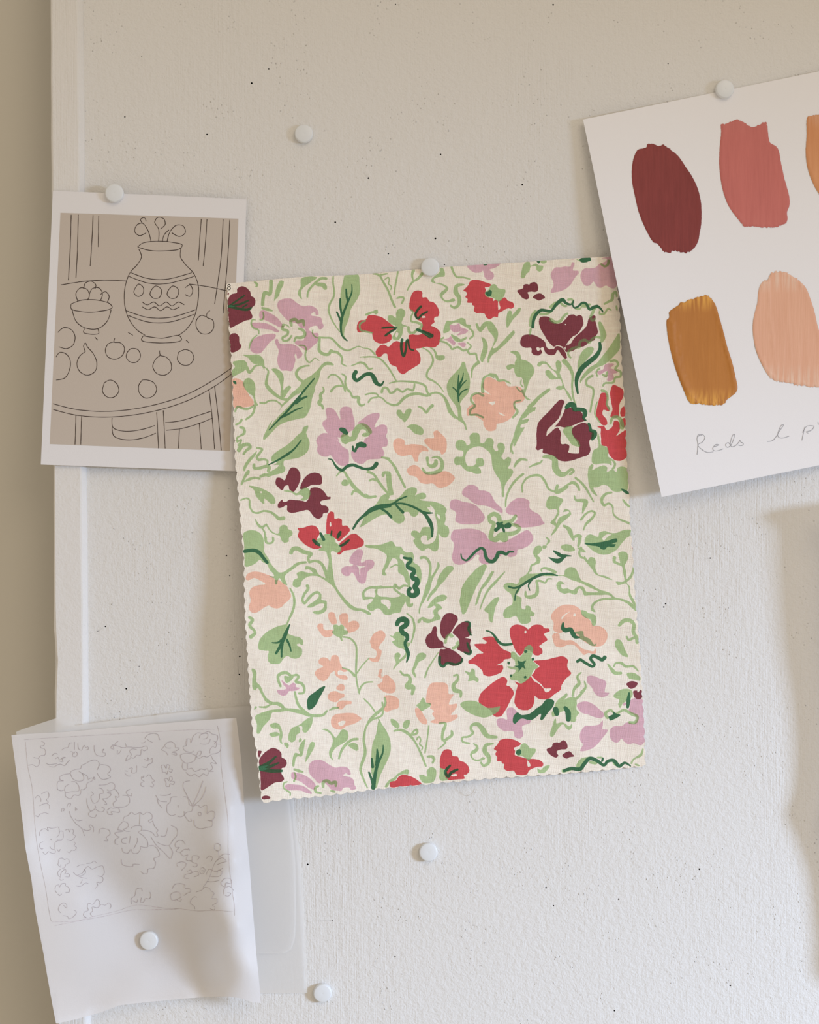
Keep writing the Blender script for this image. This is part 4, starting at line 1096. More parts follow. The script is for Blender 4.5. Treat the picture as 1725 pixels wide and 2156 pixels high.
def nodes(name):
    m = bpy.data.materials.new(name); m.use_nodes = True
    nt = m.node_tree
    return m, nt, nt.nodes['Principled BSDF']

def N(nt, t, **kw):
    n = nt.nodes.new(t)
    for k, v in kw.items():
        if k in n.inputs: n.inputs[k].default_value = v
        else: setattr(n, k, v)
    return n

def math_(nt, op, a, b=None, c=None):
    n = nt.nodes.new('ShaderNodeMath'); n.operation = op
    for i, q in enumerate((a, b, c)):
        if q is None: continue
        if isinstance(q, (int, float)): n.inputs[i].default_value = q
        else: nt.links.new(q, n.inputs[i])
    return n.outputs[0]

def pos(nt, scale=(1, 1, 1), rot=(0, 0, 0)):
    g = N(nt, 'ShaderNodeNewGeometry')
    m = N(nt, 'ShaderNodeMapping'); m.inputs['Scale'].default_value = scale; m.inputs['Rotation'].default_value = rot
    nt.links.new(g.outputs['Position'], m.inputs['Vector'])
    return m.outputs[0]

def noise(nt, vec, scale, detail=2, rough=.5):
    n = N(nt, 'ShaderNodeTexNoise'); n.inputs['Scale'].default_value = scale
    n.inputs['Detail'].default_value = detail; n.inputs['Roughness'].default_value = rough
    nt.links.new(vec, n.inputs['Vector'])
    return n.outputs['Fac']

def ramp(nt, v, a, b, lo=0., hi=1.):
    n = N(nt, 'ShaderNodeMapRange'); n.inputs['From Min'].default_value = a; n.inputs['From Max'].default_value = b
    n.inputs['To Min'].default_value = lo; n.inputs['To Max'].default_value = hi
    nt.links.new(v, n.inputs['Value'])
    return n.outputs[0]

def bump(nt, bsdf, h, dist, strength=1.0):
    b = N(nt, 'ShaderNodeBump'); b.inputs['Distance'].default_value = dist; b.inputs['Strength'].default_value = strength
    nt.links.new(h, b.inputs['Height']); nt.links.new(b.outputs[0], bsdf.inputs['Normal'])

def plaster(name, color, streak=1.0, pits=1.0, grain=1.0):
    """roller and brush painted board: grain, vertical and slanting brush drag, small bubbles"""
    m, nt, bs = nodes(name)
    bs.inputs['Base Color'].default_value = color; bs.inputs['Roughness'].default_value = .75
    bs.inputs['Specular IOR Level'].default_value = .2
    p = pos(nt)
    g1 = noise(nt, p, 900, 3, .6)
    g2 = noise(nt, p, 330, 2, .5)
    s1 = noise(nt, pos(nt, (1, 1, .035)), 1500, 2)
    s2 = noise(nt, pos(nt, (1, 1, .03), (0, math.radians(-28), 0)), 1300, 2)
    where = ramp(nt, noise(nt, p, 9, 2), .42, .6)
    where2 = ramp(nt, noise(nt, pos(nt, (1.3, 1, .8)), 7, 2), .5, .62)
    v = N(nt, 'ShaderNodeTexVoronoi'); v.inputs['Scale'].default_value = 400
    nt.links.new(p, v.inputs['Vector'])
    spot = ramp(nt, v.outputs['Distance'], .0, .16, 1, 0)
    sel = ramp(nt, noise(nt, p, 40, 2), .5, .58)
    h = math_(nt, 'MULTIPLY', g1, .55 * grain)
    h = math_(nt, 'MULTIPLY_ADD', g2, .8 * grain, h)
    h = math_(nt, 'MULTIPLY_ADD', math_(nt, 'MULTIPLY', s1, where), .3 * streak, h)
    h = math_(nt, 'MULTIPLY_ADD', math_(nt, 'MULTIPLY', s2, where2), .42 * streak, h)
    h = math_(nt, 'MULTIPLY_ADD', math_(nt, 'MULTIPLY', spot, sel), .8 * pits, h)
    bump(nt, bs, h, .0006)
    return m

M = {}
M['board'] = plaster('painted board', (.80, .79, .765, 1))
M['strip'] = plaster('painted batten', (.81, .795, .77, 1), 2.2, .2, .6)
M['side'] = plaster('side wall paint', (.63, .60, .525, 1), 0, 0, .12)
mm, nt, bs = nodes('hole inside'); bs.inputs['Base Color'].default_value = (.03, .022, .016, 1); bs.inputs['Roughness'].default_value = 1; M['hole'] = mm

def paper(name, color, transl=0.0, clear=0.0, rough=.6, wrinkle=.00004):
    m, nt, bs = nodes(name)
    bs.inputs['Base Color'].default_value = color; bs.inputs['Roughness'].default_value = rough
    bs.inputs['Specular IOR Level'].default_value = .25
    p = pos(nt)
    bump(nt, bs, math_(nt, 'ADD', noise(nt, p, 1500, 2), noise(nt, p, 60, 2)), wrinkle)
    out = nt.nodes['Material Output']
    sh = bs.outputs[0]
    if transl:
        t = N(nt, 'ShaderNodeBsdfTranslucent'); t.inputs['Color'].default_value = color
        mx = N(nt, 'ShaderNodeMixShader'); mx.inputs[0].default_value = transl
        nt.links.new(sh, mx.inputs[1]); nt.links.new(t.outputs[0], mx.inputs[2]); sh = mx.outputs[0]
    if clear:
        t = N(nt, 'ShaderNodeBsdfTransparent')
        mx = N(nt, 'ShaderNodeMixShader'); mx.inputs[0].default_value = clear
        nt.links.new(sh, mx.inputs[1]); nt.links.new(t.outputs[0], mx.inputs[2]); sh = mx.outputs[0]
    nt.links.new(sh, out.inputs['Surface'])
    return m
M['card'] = paper('white card', (.83, .82, .83, 1))
M['chart'] = paper('cartridge paper', (.94, .93, .94, 1), .05)
M['trace'] = paper('tracing paper', (.885, .865, .86, 1), .22, .15, .4)
M['trace2'] = paper('thin tracing paper', (.92, .915, .90, 1), .22, .36, .4)
M['picture'] = paper('grey beige print', (.585, .515, .445, 1))
def flat(name, color, rough=.7):
    m, nt, bs = nodes(name)
    bs.inputs['Base Color'].default_value = color; bs.inputs['Roughness'].default_value = rough
    bs.inputs['Specular IOR Level'].default_value = .2
    n = noise(nt, pos(nt), 700, 2)
    h = N(nt, 'ShaderNodeHueSaturation'); h.inputs['Color'].default_value = color
    nt.links.new(ramp(nt, n, .3, .7, .82, 1.15), h.inputs['Value'])
    nt.links.new(h.outputs[0], bs.inputs['Base Color'])
    return m
M['ink'] = flat('black ink line', (.055, .035, .028, 1))
M['pencil'] = flat('soft pencil line', (.50, .445, .455, 1))
M['faint'] = flat('faint ruled pencil', (.62, .56, .56, 1))
M['script'] = flat('grey pencil writing', (.42, .42, .44, 1))
mm, nt, bs = nodes('white pin plastic'); bs.inputs['Base Color'].default_value = (.80, .83, .85, 1); bs.inputs['Roughness'].default_value = .35
bump(nt, bs, noise(nt, pos(nt), 500, 2), .00002); M['pin'] = mm
mm, nt, bs = nodes('steel'); bs.inputs['Base Color'].default_value = (.6, .6, .6, 1); bs.inputs['Metallic'].default_value = 1; bs.inputs['Roughness'].default_value = .3; M['steel'] = mm

# printed linen: pigment comes from the mesh, the weave from crossing threads
mm, nt, bs = nodes('printed linen')
bs.inputs['Roughness'].default_value = .85; bs.inputs['Specular IOR Level'].default_value = .12
at = N(nt, 'ShaderNodeAttribute'); at.attribute_name = 'ink'
rot = math.radians(-5.2)
p = pos(nt, (1, 1, 1), (0, rot, 0))
wob = noise(nt, p, 130, 2)
sx = N(nt, 'ShaderNodeSeparateXYZ'); nt.links.new(p, sx.inputs[0])
PITCH = .00052
def thread(c, k):
    q = math_(nt, 'MULTIPLY_ADD', c, 2 * math.pi / PITCH, math_(nt, 'MULTIPLY', wob, k))
    return q
a = math_(nt, 'SINE', thread(sx.outputs[0], 7)); b = math_(nt, 'SINE', thread(sx.outputs[2], 9))
slub = noise(nt, pos(nt, (1, 1, .05), (0, rot, 0)), 1300, 2)
slub2 = noise(nt, pos(nt, (.05, 1, 1), (0, rot, 0)), 1300, 2)
ab = math_(nt, 'MULTIPLY', a, b)
gap = math_(nt, 'MULTIPLY', math_(nt, 'MULTIPLY_ADD', a, .5, .5), math_(nt, 'MULTIPLY_ADD', b, .5, .5))   # 1 in the holes between threads
hgt = math_(nt, 'MULTIPLY_ADD', ab, .25, math_(nt, 'MULTIPLY', gap, -.8))
hgt = math_(nt, 'MULTIPLY_ADD', slub, .9, math_(nt, 'MULTIPLY_ADD', slub2, .7, hgt))
bump(nt, bs, hgt, .00019)
mixg = N(nt, 'ShaderNodeMix'); mixg.data_type = 'RGBA'; mixg.blend_type = 'MULTIPLY'
nt.links.new(ramp(nt, gap, .3, 1, 0, .5), mixg.inputs['Factor'])
nt.links.new(at.outputs['Color'], mixg.inputs['A']); mixg.inputs['B'].default_value = (.62, .50, .38, 1)
hs = N(nt, 'ShaderNodeHueSaturation'); nt.links.new(mixg.outputs['Result'], hs.inputs['Color'])
nt.links.new(math_(nt, 'MULTIPLY', ramp(nt, math_(nt, 'ADD', slub, slub2), .7, 1.3, .96, 1.12), ramp(nt, ab, -1, 1, 1.05, .97)), hs.inputs['Value'])  # slight lightening over the weave paints thread sparkle into the colour
nt.links.new(hs.outputs[0], bs.inputs['Base Color'])
M['linen'] = mm

def gouache(name, c1, c2, ang, lo=.35, hi=.65, thin=(.8, .6, .5, 1), thinness=.25, bd=.00008):
    """brushed paint: streaks run along the stroke"""
    m, nt, bs = nodes(name)
    bs.inputs['Roughness'].default_value = .5; bs.inputs['Specular IOR Level'].default_value = .3
    st = noise(nt, pos(nt, (1, 1, .05), (0, math.radians(ang), 0)), 700, 3, .6)
    big = noise(nt, pos(nt, (1, 1, .3), (0, math.radians(ang), 0)), 90, 2)
    mx = N(nt, 'ShaderNodeMix'); mx.data_type = 'RGBA'
    nt.links.new(ramp(nt, math_(nt, 'MULTIPLY_ADD', st, .5, math_(nt, 'MULTIPLY', big, .5)), lo, hi), mx.inputs['Factor'])
    mx.inputs['A'].default_value = c1; mx.inputs['B'].default_value = c2
    th_ = N(nt, 'ShaderNodeAttribute'); th_.attribute_name = 'thin'
    m2 = N(nt, 'ShaderNodeMix'); m2.data_type = 'RGBA'
    nt.links.new(math_(nt, 'MULTIPLY', th_.outputs['Fac'], ramp(nt, st, .42, .6, 0, thinness)), m2.inputs['Factor'])
    nt.links.new(mx.outputs['Result'], m2.inputs['A']); m2.inputs['B'].default_value = thin
    nt.links.new(m2.outputs['Result'], bs.inputs['Base Color'])
    bump(nt, bs, st, bd, .9)
    return m

# ------------------------------------------------------------------ the board, its edge strip, the side walls
def poly(pts): return np.array(pts, float)
HOLES = [(1165,10,2.4),(566,145,2.3),(530,175,2.6),(1407,134,1.6),(436,283,2.2),(263,246,2),(928,325,2),(776,375,2.4),(1100,389,2.2),(706,468,2.4),
 (917,502,2.6),(818,534,2),(936,557,1.9),(477,1170,2),(484,1212,1.6),(505,1382,2.3),(504,1420,2),(222,1319,2),(266,1450,2.4),(1496,1175,1.8),
 (1402,1271,2.1),(1398,1278,2.1),(648,1820,2.6),(1150,1869,2.4),(1166,1907,1.8),(1303,1893,2.2),(1473,1830,2.4),(1538,2075,2.3),(1294,2128,2),(832,2014,1.8),(833,9,1.6),
 (472,248,1.2),(298,118,1.2),(293,1403,1.2),(206,1329,1),(470,2040,1.1),(700,1938,1.2),(1405,775,1.1),(1555,880,.9)]
def circ(x, y, r, n=10, sq=1.0):
    return np.array([(x + r * math.cos(2 * math.pi * i / n), y + r * sq * math.sin(2 * math.pi * i / n)) for i in range(n)])
bo = poly([(112, -900), (3400, -900), (3400, 3100), (126, 3100), (121, 2150), (113, 900), (112, 0)])
HOLES = [(x, y, r * .82) for x, y, r in HOLES]
loops = [circ(x, y, r, 10, .9) for x, y, r in HOLES]
V, F, _ = cdt(bo, [], 120, loops)
z = np.zeros(len(V))
verts = list(map(tuple, pxa(V[:, 0], V[:, 1], z)))
faces = [tuple(f) for f in F]
mi = [0] * len(faces)
for (x, y, r), l in zip(HOLES, loops):          # each hole goes 4 mm deep into the board
    n = len(l); k = len(verts)
    verts += [px(a, b, 0) for a, b in l]
    verts += [(px(a, b, 0)[0], .004, px(a, b, 0)[2]) for a, b in l]
    for i in range(n):
        faces.append((k + i, k + (i + 1) % n, k + n + (i + 1) % n, k + n + i)); mi.append(1)
    faces.append(tuple(k + n + i for i in range(n))); mi.append(1)
# board edge and back
k = len(verts); n = len(bo)
verts += [px(a, b, 0) for a, b in bo] + [(px(a, b, 0)[0], .012, px(a, b, 0)[2]) for a, b in bo]
for i in range(n):
    faces.append((k + i, k + (i + 1) % n, k + n + (i + 1) % n, k + n + i)); mi.append(0)
faces.append(tuple(k + n + i for i in range(n))); mi.append(0)
me = bpy.data.meshes.new('wall_back'); me.from_pydata(verts, [], faces); me.update()
me.polygons.foreach_set('material_index', mi)
wb = link('wall_back', me, None, (M['board'], M['hole']))
tag(wb, 'white painted wall board with rough brush texture and pin holes', None, None, 'structure')

# vertical batten with a chamfered right edge
TH = .0042
def strip_profile(y):
    t = y / 2156.0
    xl = 108 + 13 * t; xr = 176 + 16 * t
    return [(xl, .012), (xl + 1, -TH + .0008), (xl + 5, -TH), (xr - 12, -TH), (xr - 9, -TH + .0003), (xr - 1, -.0012), (xr, .001)]
bm = bmesh.new(); rings = []
for y in np.linspace(-800, 3000, 60):
    rg = []
    for i, (x, d) in enumerate(strip_profile(y)):
        j = (math.sin(y * .013 + i) + math.sin(y * .05 + 2 * i)) * .35
        if i in (1, 2) and 1350 < y < 1430: x += 4 * math.sin((y - 1350) / 80 * math.pi)
        if 1: x += j if 0 < i < 6 else 0
        P = px(x, y, 0)
        rg.append(bm.verts.new((P[0], d, P[2])))
    rings.append(rg)
for a_, b_ in zip(rings, rings[1:]):
    for i in range(len(a_) - 1): bm.faces.new((a_[i], a_[i + 1], b_[i + 1], b_[i]))
o = bm_obj('trim_1', bm, None, (M['strip'],))
tag(o, 'white painted vertical batten along the left edge of the board', None, None, 'structure')

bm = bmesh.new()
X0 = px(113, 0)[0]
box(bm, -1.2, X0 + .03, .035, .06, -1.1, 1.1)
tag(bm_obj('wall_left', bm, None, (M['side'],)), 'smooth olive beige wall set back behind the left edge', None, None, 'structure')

# right-hand wall with the window opening the daylight comes through
XR = 1.15
bm = bmesh.new()
HEADZ = 0.165
box(bm, XR, XR + .12, -2.6, .012, HEADZ, 1.2)
box(bm, XR, XR + .12, -2.6, .012, -1.3, -.9)
box(bm, XR, XR + .12, -.10, .012, -.9, HEADZ)
box(bm, XR, XR + .12, -2.6, -1.9, -.9, HEADZ)
tag(bm_obj('wall_right', bm, None, (M['side'],)), 'side wall with a window opening, outside the picture on the right', None, None, 'structure')

# ------------------------------------------------------------------ pins
def lathe(bm, prof, n=40):
    rg = []
    for r, d in prof:
        rg.append([bm.verts.new((r * math.cos(2 * math.pi * i / n), d, r * math.sin(2 * math.pi * i / n))) for i in range(n)] if r > 0 else [bm.verts.new((0, d, 0))])
    for a_, b_ in zip(rg, rg[1:]):
        for i in range(n):
            j = (i + 1) % n
            if len(a_) == 1: bm.faces.new((a_[0], b_[i], b_[j]))
            elif len(b_) == 1: bm.faces.new((a_[i], b_[0], a_[j]))
            else: bm.faces.new((a_[i], b_[i], b_[j], a_[j]))
bm = bmesh.new()
R_ = .00485
lathe(bm, [(0, -.0031), (.00012, -.00318), (.0003, -.0032), (R_ * .86, -.0032), (R_ * .92, -.00308), (R_ * .965, -.0028), (R_ * .99, -.0023), (R_, -.0010), (R_ * .985, -.0003), (R_ * .95, 0), (0, 0)])
bmesh.ops.recalc_face_normals(bm, faces=bm.faces)
head_me = bpy.data.meshes.new('pin_head'); bm.to_mesh(head_me); bm.free()
head_me.polygons.foreach_set('use_smooth', [True] * len(head_me.polygons)); head_me.materials.append(M['pin'])
bm = bmesh.new()
lathe(bm, [(0, -.0006), (.0004, -.0006), (.0004, .007), (0, .0085)], 12)
bmesh.ops.recalc_face_normals(bm, faces=bm.faces)
shaft_me = bpy.data.meshes.new('pin_shaft'); bm.to_mesh(shaft_me); bm.free(); shaft_me.materials.append(M['steel'])
PINS = [
 (241, 407, .0054, 'white round drawing pin holding the top edge of the postcard'),
 (640, 282, .0002, 'white round drawing pin alone on bare board near the top'),
 (906, 562, .0012, 'white round drawing pin at the top edge of the floral linen swatch'),
 (1526, 188, .0009, 'white round drawing pin at the top edge of the painted colour chart'),
 (902, 1794, .0002, 'white round drawing pin alone on bare board below the floral swatch'),
 (314, 1980, .0022, 'white round drawing pin stuck through the lower part of the tracing paper sketch'),
 (679, 2090, .0002, 'white round drawing pin beside the bottom right corner of the tracing paper'),
]
for i, (x, y, h, lab) in enumerate(PINS):
    r = empty('drawing_pin', px(x, y, h + .0016) ); r.location.y = -h
    tag(r, lab, 'drawing pin', 'white drawing pins on the board')
    r.rotation_euler = (math.radians([1, -1, 2, 0, -2, 1, 3][i]), 0, math.radians([2, 1, -1, 2, 1, -2, 3][i]))
    for nm, me_ in (('pin_head', head_me), ('pin_shaft', shaft_me)):
        c = bpy.data.objects.new(nm, me_); col.objects.link(c); c.parent = r

# ------------------------------------------------------------------ the floral linen swatch
rs = np.random.RandomState(7)
def scallop(pts, amp, period, ph=0.0, step=1.6):
    c = catmull(pts, False, step)
    d = np.gradient(c, axis=0); d /= np.linalg.norm(d, axis=1)[:, None]
    nr = np.stack([-d[:, 1], d[:, 0]], 1)
    s = np.concatenate([[0], np.cumsum(np.linalg.norm(np.diff(c, axis=0), axis=1))])
    q = amp * (np.abs(np.sin(math.pi * s / period + ph)) - .6) + rs.uniform(-.25, .25, len(s))
    return c + nr * q[:, None]
LEFT = [(553,1690),(549,1668),(544,1620),(538,1568),(533,1545),(528,1490),(524,1430),(520,1360),(516,1290),(513,1175),(507,1100),(501,1030),(495,960),(492,880),(489,790),(484,715),(480,643),(477,600)]
RIGHT = [(1291,541),(1298,581),(1306,673),(1310,775),(1316,855),(1320,970),(1325,1040),(1328,1110),(1332,1160),(1338,1255),(1343,1315),(1349,1395),(1353,1465),(1357,1540),(1359,1611)]
TOP = [(480,597),(515,594),(635,583),(755,578),(890,566),(940,562),(1050,555),(1115,551),(1210,544),(1289,540)]
BOT = [(1358,1613),(1210,1627),(1115,1634),(1050,1638),(986,1643),(890,1652),(775,1664),(705,1673),(649,1679),(600,1683),(556,1690)]
outl = np.concatenate([scallop(LEFT, -3.2, 22.5), scallop(TOP, .4, 21), scallop(RIGHT, -3.0, 22.5), scallop(BOT, -3.4, 22.5)])
fab_h = tps([(480,600,4),(620,590,3),(760,575,2),(906,562,1.2),(1100,555,3),(1290,545,5),
 (490,800,7.5),(500,1000,11),(512,1150,15),(520,1350,19),(535,1540,21),(553,1690,22),
 (640,700,4.5),(640,1000,8),(660,1300,11),(680,1500,13),(700,1670,14),
 (800,800,3),(800,1100,4.5),(850,1400,6),(880,1650,7),
 (1050,850,2.5),(1050,1200,3),(1080,1500,3),(1100,1630,3.2),
 (1250,700,3.5),(1300,900,3),(1320,1050,2),(1340,1300,1.6),(1355,1600,1.6),(1200,1400,2)])
def fab(x, y):
    return fab_h(x, y) + .0006 * np.sin(x * .02 + y * .004) * np.sin(y * .011 + 1) + .0004 * np.sin(x * .045 - y * .03)
INK = {'G': (.455, .61, .315), 'D': (.06, .185, .092), 'L': (.76, .475, .555), 'R': (.70, .098, .112),
       'M': (.25, .064, .082), 'P': (.96, .575, .44), 'C': (.985, .92, .815), 'K': (.02, .02, .02)}
shapes = []
for code, w, p in parse(FABRIC):
    cu = code.upper()
    if w is None:
        c = catmull(p, True, 1.8)
        c = c + rs.uniform(-.28, .28, c.shape)
    else: c = stroke_outline(p, [q * 1.03 for q in w], rs)
    if c is None: continue
    sel = inside(outl, c)
    if sel.mean() < .2: continue
    shapes.append((cu, c))
# the printed 8 in the top left corner
for cx, cy, rr in ((482.3, 601.2, 2.6), (482.2, 607.2, 3.2)):
    shapes.append(('K', stroke_outline(np.array([(cx + rr * math.cos(t), cy + rr * math.sin(t)) for t in np.linspace(0, 2 * math.pi, 9)]), [1.7, 1.7], rs)))
V, F, c = cdt(outl, [s for _, s in shapes], 11)
inkc = np.tile(np.array(INK['C']), (len(F), 1)); code_of = np.full(len(F), 'C')
for cu, s in shapes:
    mn, mx_ = s.min(0), s.max(0)
    idx = np.where((c[:, 0] >= mn[0]) & (c[:, 0] <= mx_[0]) & (c[:, 1] >= mn[1]) & (c[:, 1] <= mx_[1]))[0]
    if not len(idx): continue
    idx = idx[inside(s, c[idx])]
    base = np.array(INK[cu])
    if cu == 'G':
        over = np.isin(code_of[idx], ['L', 'P', 'R', 'M'])
        inkc[idx] = base
        o_ = idx[over]
        inkc[o_] = base * .62 * np.where(np.isin(code_of[o_], ['M'])[:, None], .55, 1.0) + inkc[o_] * 0 + np.array([.05, .0, .0])
        dk = np.isin(code_of[idx], ['D'])
        inkc[idx[dk]] = INK['D']
        code_of[idx[~dk]] = 'G'
        # keep over-printed marks recognisable for later layers
    elif cu == 'D':
        over = np.isin(code_of[idx], ['R', 'M'])
        inkc[idx] = base
        inkc[idx[over]] = base * .55 + np.array([.02, 0, 0])
        code_of[idx] = 'D'
    else:
        inkc[idx] = base; code_of[idx] = cu
hv = fab(V[:, 0], V[:, 1])
P_, F2_ = thicken(pxa(V[:, 0], V[:, 1], hv), F, .00045)
me = mesh_np('linen_swatch', P_, F2_)
inkc = np.concatenate([inkc, np.tile(np.array(INK['C']), (len(F2_) - len(F), 1))])
ca = me.color_attributes.new('ink', 'FLOAT_COLOR', 'CORNER')
rgba = np.ones((len(me.polygons), 3, 4)); rgba[:, :, :3] = inkc[:len(me.polygons), None, :]
ca.data.foreach_set('color', rgba.astype(np.float32).ravel())
sw = link('linen_swatch', me, None, (M['linen'],))
tag(sw, 'cream linen fabric swatch printed with red, maroon, lilac and peach flowers among green leaves', 'fabric swatch')

# loose thread hanging off the swatch's bottom edge
tp = catmull([(986,1643),(979,1652),(972,1661),(979,1667),(987,1674),(996,1674),(1002,1668),(1004,1661)], False, 1.5)
TP = np.array([px(q[0], q[1], .003 - .0022 * i / len(tp)) for i, q in enumerate(tp)])
vv, ff = [], []
for i, P in enumerate(TP):
    d_ = TP[min(i + 1, len(TP) - 1)] - TP[max(i - 1, 0)]; d_ = d_ / np.linalg.norm(d_)
    s1 = np.cross(d_, (0, 1, 0)); s1 /= np.linalg.norm(s1); s2 = np.cross(d_, s1)
    for j in range(6): vv.append(P + .00009 * (math.cos(j * math.pi / 3) * s1 + math.sin(j * math.pi / 3) * s2))
    if i:
        for j in range(6): ff.append((6 * i - 6 + j, 6 * i - 6 + (j + 1) % 6, 6 * i + (j + 1) % 6, 6 * i + j))
th = link('loose_thread', mesh_np('loose_thread', np.array(vv), np.array(ff)), sw, (flat('cream thread', (.75, .72, .66, 1)),))
th['label'] = 'fine pale loose thread'

# ------------------------------------------------------------------ sheets
def sheet(name, outline, hf, mat, parent=None, loops=(), mats=None, grid=14, thick=0, pick=None):
    V, F, c = cdt(outline, list(loops), grid)
    mi = pick(c) if pick else None
    P = pxa(V[:, 0], V[:, 1], hf(V[:, 0], V[:, 1]))
    if thick: P, F = thicken(P, F, thick)
    me = mesh_np(name, P, F, mi)
    return link(name, me, parent, mats or (mat,))
def edge(pts, closed=True, step=6, jit=0.0):
    out = []; mid = np.mean(np.array(pts, float), 0)
    n = len(pts)
    for i in range(n if closed else n - 1):
        a_, b_ = np.array(pts[i], float), np.array(pts[(i + 1) % n], float)
        m = max(1, int(np.linalg.norm(b_ - a_) / step))
        d_ = (b_ - a_) / max(np.linalg.norm(b_ - a_), 1e-9); o_ = np.array([d_[1], -d_[0]])
        if np.dot(o_, (a_ + b_) / 2 - mid) < 0: o_ = -o_
        for j in range(m): out.append(a_ + (b_ - a_) * j / m + o_ * .8 * (j / m) * (1 - j / m))   # a hair convex
    return np.array(out)

# postcard
pc_h = tps([(111,401,5.6),(241,407,5.3),(519,420,3.2),(100,700,6.0),(505,700,3.2),(86,978,6.8),(300,985,5.5),(499,992,5.5),(300,700,4.8)])
pc = empty('postcard', px(300, 985, .005))
tag(pc, 'white bordered postcard of a black ink still life on grey beige', 'postcard')
pco = edge([(111.5,401.5),(519,419.5),(499.5,992),(86,978)])
sheet('card', pco, pc_h, M['card'], pc, thick=.0003)
pic = edge([(127.5,448),(502,460.5),(484,949.5),(105,935)])
o = sheet('picture', pic, lambda x, y: pc_h(x, y) + .00005, M['picture'], pc)
V_, F_ = ribbons(parse(INKDRAW), lambda x, y: pc_h(x, y) + .0001, .00002, 1.35)
o['label'] = 'grey beige printed picture area'
ld = link('line_drawing', mesh_np('line_drawing', V_, F_), o, (M['ink'],))
ld['label'] = 'black ink line drawing of a vase, fruit and table'

# colour chart
ch_h = tps([(1228,252,5),(1370,222,2.6),(1526,188,.8),(1725,153,2),(1900,115,3),(2080,80,3),
 (1265,430,9),(1310,640,12),(1350,850,14),(1393,1046,14.5),(1450,700,8),(1500,1020,11.5),(1600,1000,9),(1725,974,6.5),(1700,600,4),(1500,450,4.5),(1900,930,5),(2100,500,4),(2250,880,5)])
cc = empty('colour_chart', px(1560, 1000, .008))
tag(cc, 'white sheet of painted colour swatches in reds, pinks and ochres with pencil writing', 'colour chart')
sheet('paper_sheet', edge([(1228,251.5),(2050,84),(2215,880),(1393.5,1046.5)], step=10), ch_h, M['chart'], cc, thick=.00022, grid=18)
def ragged(pts, amp, where):
    """brush-ragged ends: where(q) -> 0..1 strength"""
    c = catmull(pts, True, 1.6)
    d = np.gradient(c, axis=0); d /= np.maximum(np.linalg.norm(d, axis=1), 1e-6)[:, None]
    nr = np.stack([-d[:, 1], d[:, 0]], 1)
    j = rs.uniform(-1, 1, len(c)); j = (j + np.roll(j, 1) * .6)
    k = np.array([where(q) for q in c])
    return c + nr * (j * (.18 + amp * k))[:, None]
def daub(name, pts, thick, mat, label, amp, y0, y1, ridge=()):
    out = ragged(pts, amp, lambda q: 1.0 if (q[1] < y0 or q[1] > y1) else 0.0)
    V, F, c = cdt(out, [], 4.0)
    # distance to the outline gives the paint its rounded rim
    dist = np.sqrt(((V[:, None, :] - out[None, ::2, :]) ** 2).sum(-1)).min(1)
    prof = np.clip(dist / 3.0, 0, 1) ** .5
    rim = np.exp(-((dist - 4.0) / 3.0) ** 2) * .5
    hh = thick * (prof * .75 + rim)
    for rp, rw, ra in ridge:
        rc = catmull(rp, False, 2)
        dd = np.sqrt(((V[:, None, :] - rc[None]) ** 2).sum(-1)).min(1)
        hh = hh + ra * np.exp(-(dd / rw) ** 2)
    hb = ch_h(V[:, 0], V[:, 1]) + .00003
    o = link(name, mesh_np(name, pxa(V[:, 0], V[:, 1], hb + hh), F), cc, (mat,))
    me_ = o.data; at_ = me_.attributes.new('thin', 'FLOAT', 'POINT')
    e_ = np.clip(np.maximum((y0 + 26 - V[:, 1]) / 26, (V[:, 1] - y1 + 30) / 30), 0, 1)
    at_.data.foreach_set('value', e_.astype(np.float32))
    o['label'] = label
    return o
def c5(o, s_, *v): return [(o[0] + v[i] / s_, o[1] + v[i + 1] / s_) for i in range(0, len(v), 2)]
A_ = (1210, 130); B_ = (1210, 560); k_ = 3.3495
daub('paint_swatch', c5(A_, k_, 405,760,415,690,440,630,470,610,495,610,520,580,555,580,600,595,625,580,655,605,700,635,740,675,790,750,830,810,860,870,880,930,893,1000,897,1080,893,1150,885,1200,870,1270,840,1320,800,1345,760,1345,700,1332,670,1345,630,1338,600,1300,580,1280,560,1275,520,1215,480,1130,450,1050,430,960,408,850), .00022,
     gouache('maroon paint', (.22, .036, .034, 1), (.275, .048, .045, 1), -8, .35, .65, (.35, .06, .05, 1), .2), 'dark maroon paint', 1.0, 318, 522)
daub('paint_swatch', c5(A_, k_, 1036,440,1060,440,1100,425,1135,410,1180,420,1220,445,1258,462,1300,445,1345,425,1358,440,1365,500,1380,570,1420,595,1440,625,1455,700,1478,810,1500,890,1518,970,1515,1020,1500,1060,1503,1110,1490,1140,1440,1160,1400,1168,1330,1168,1260,1160,1200,1160,1150,1105,1090,1020,1060,950,1035,850,1022,730,1025,600,1035,500), .00028,
     gouache('rose paint', (.55, .155, .135, 1), (.63, .185, .16, 1), -6, .35, .65, (.6, .2, .17, 1), .3), 'dusty rose red paint', .8, 266, 470, [(c5(A_, k_, 1400,640,1430,800,1470,950,1490,1050), 2.5, .0001)])
daub('paint_swatch', c5(A_, k_, 1645,390,1680,378,1720,372,1800,380,1900,400,1960,520,2010,760,2020,1000,1950,1080,1850,1060,1780,1000,1725,932,1680,850,1645,750,1632,650,1638,520), .00035,
     gouache('terracotta orange paint', (.66, .28, .115, 1), (.74, .35, .16, 1), -6), 'orange terracotta paint at the picture edge', .8, 246, 440, [(c5(A_, k_, 1650,640,1670,760,1730,880), 3, .0002)])
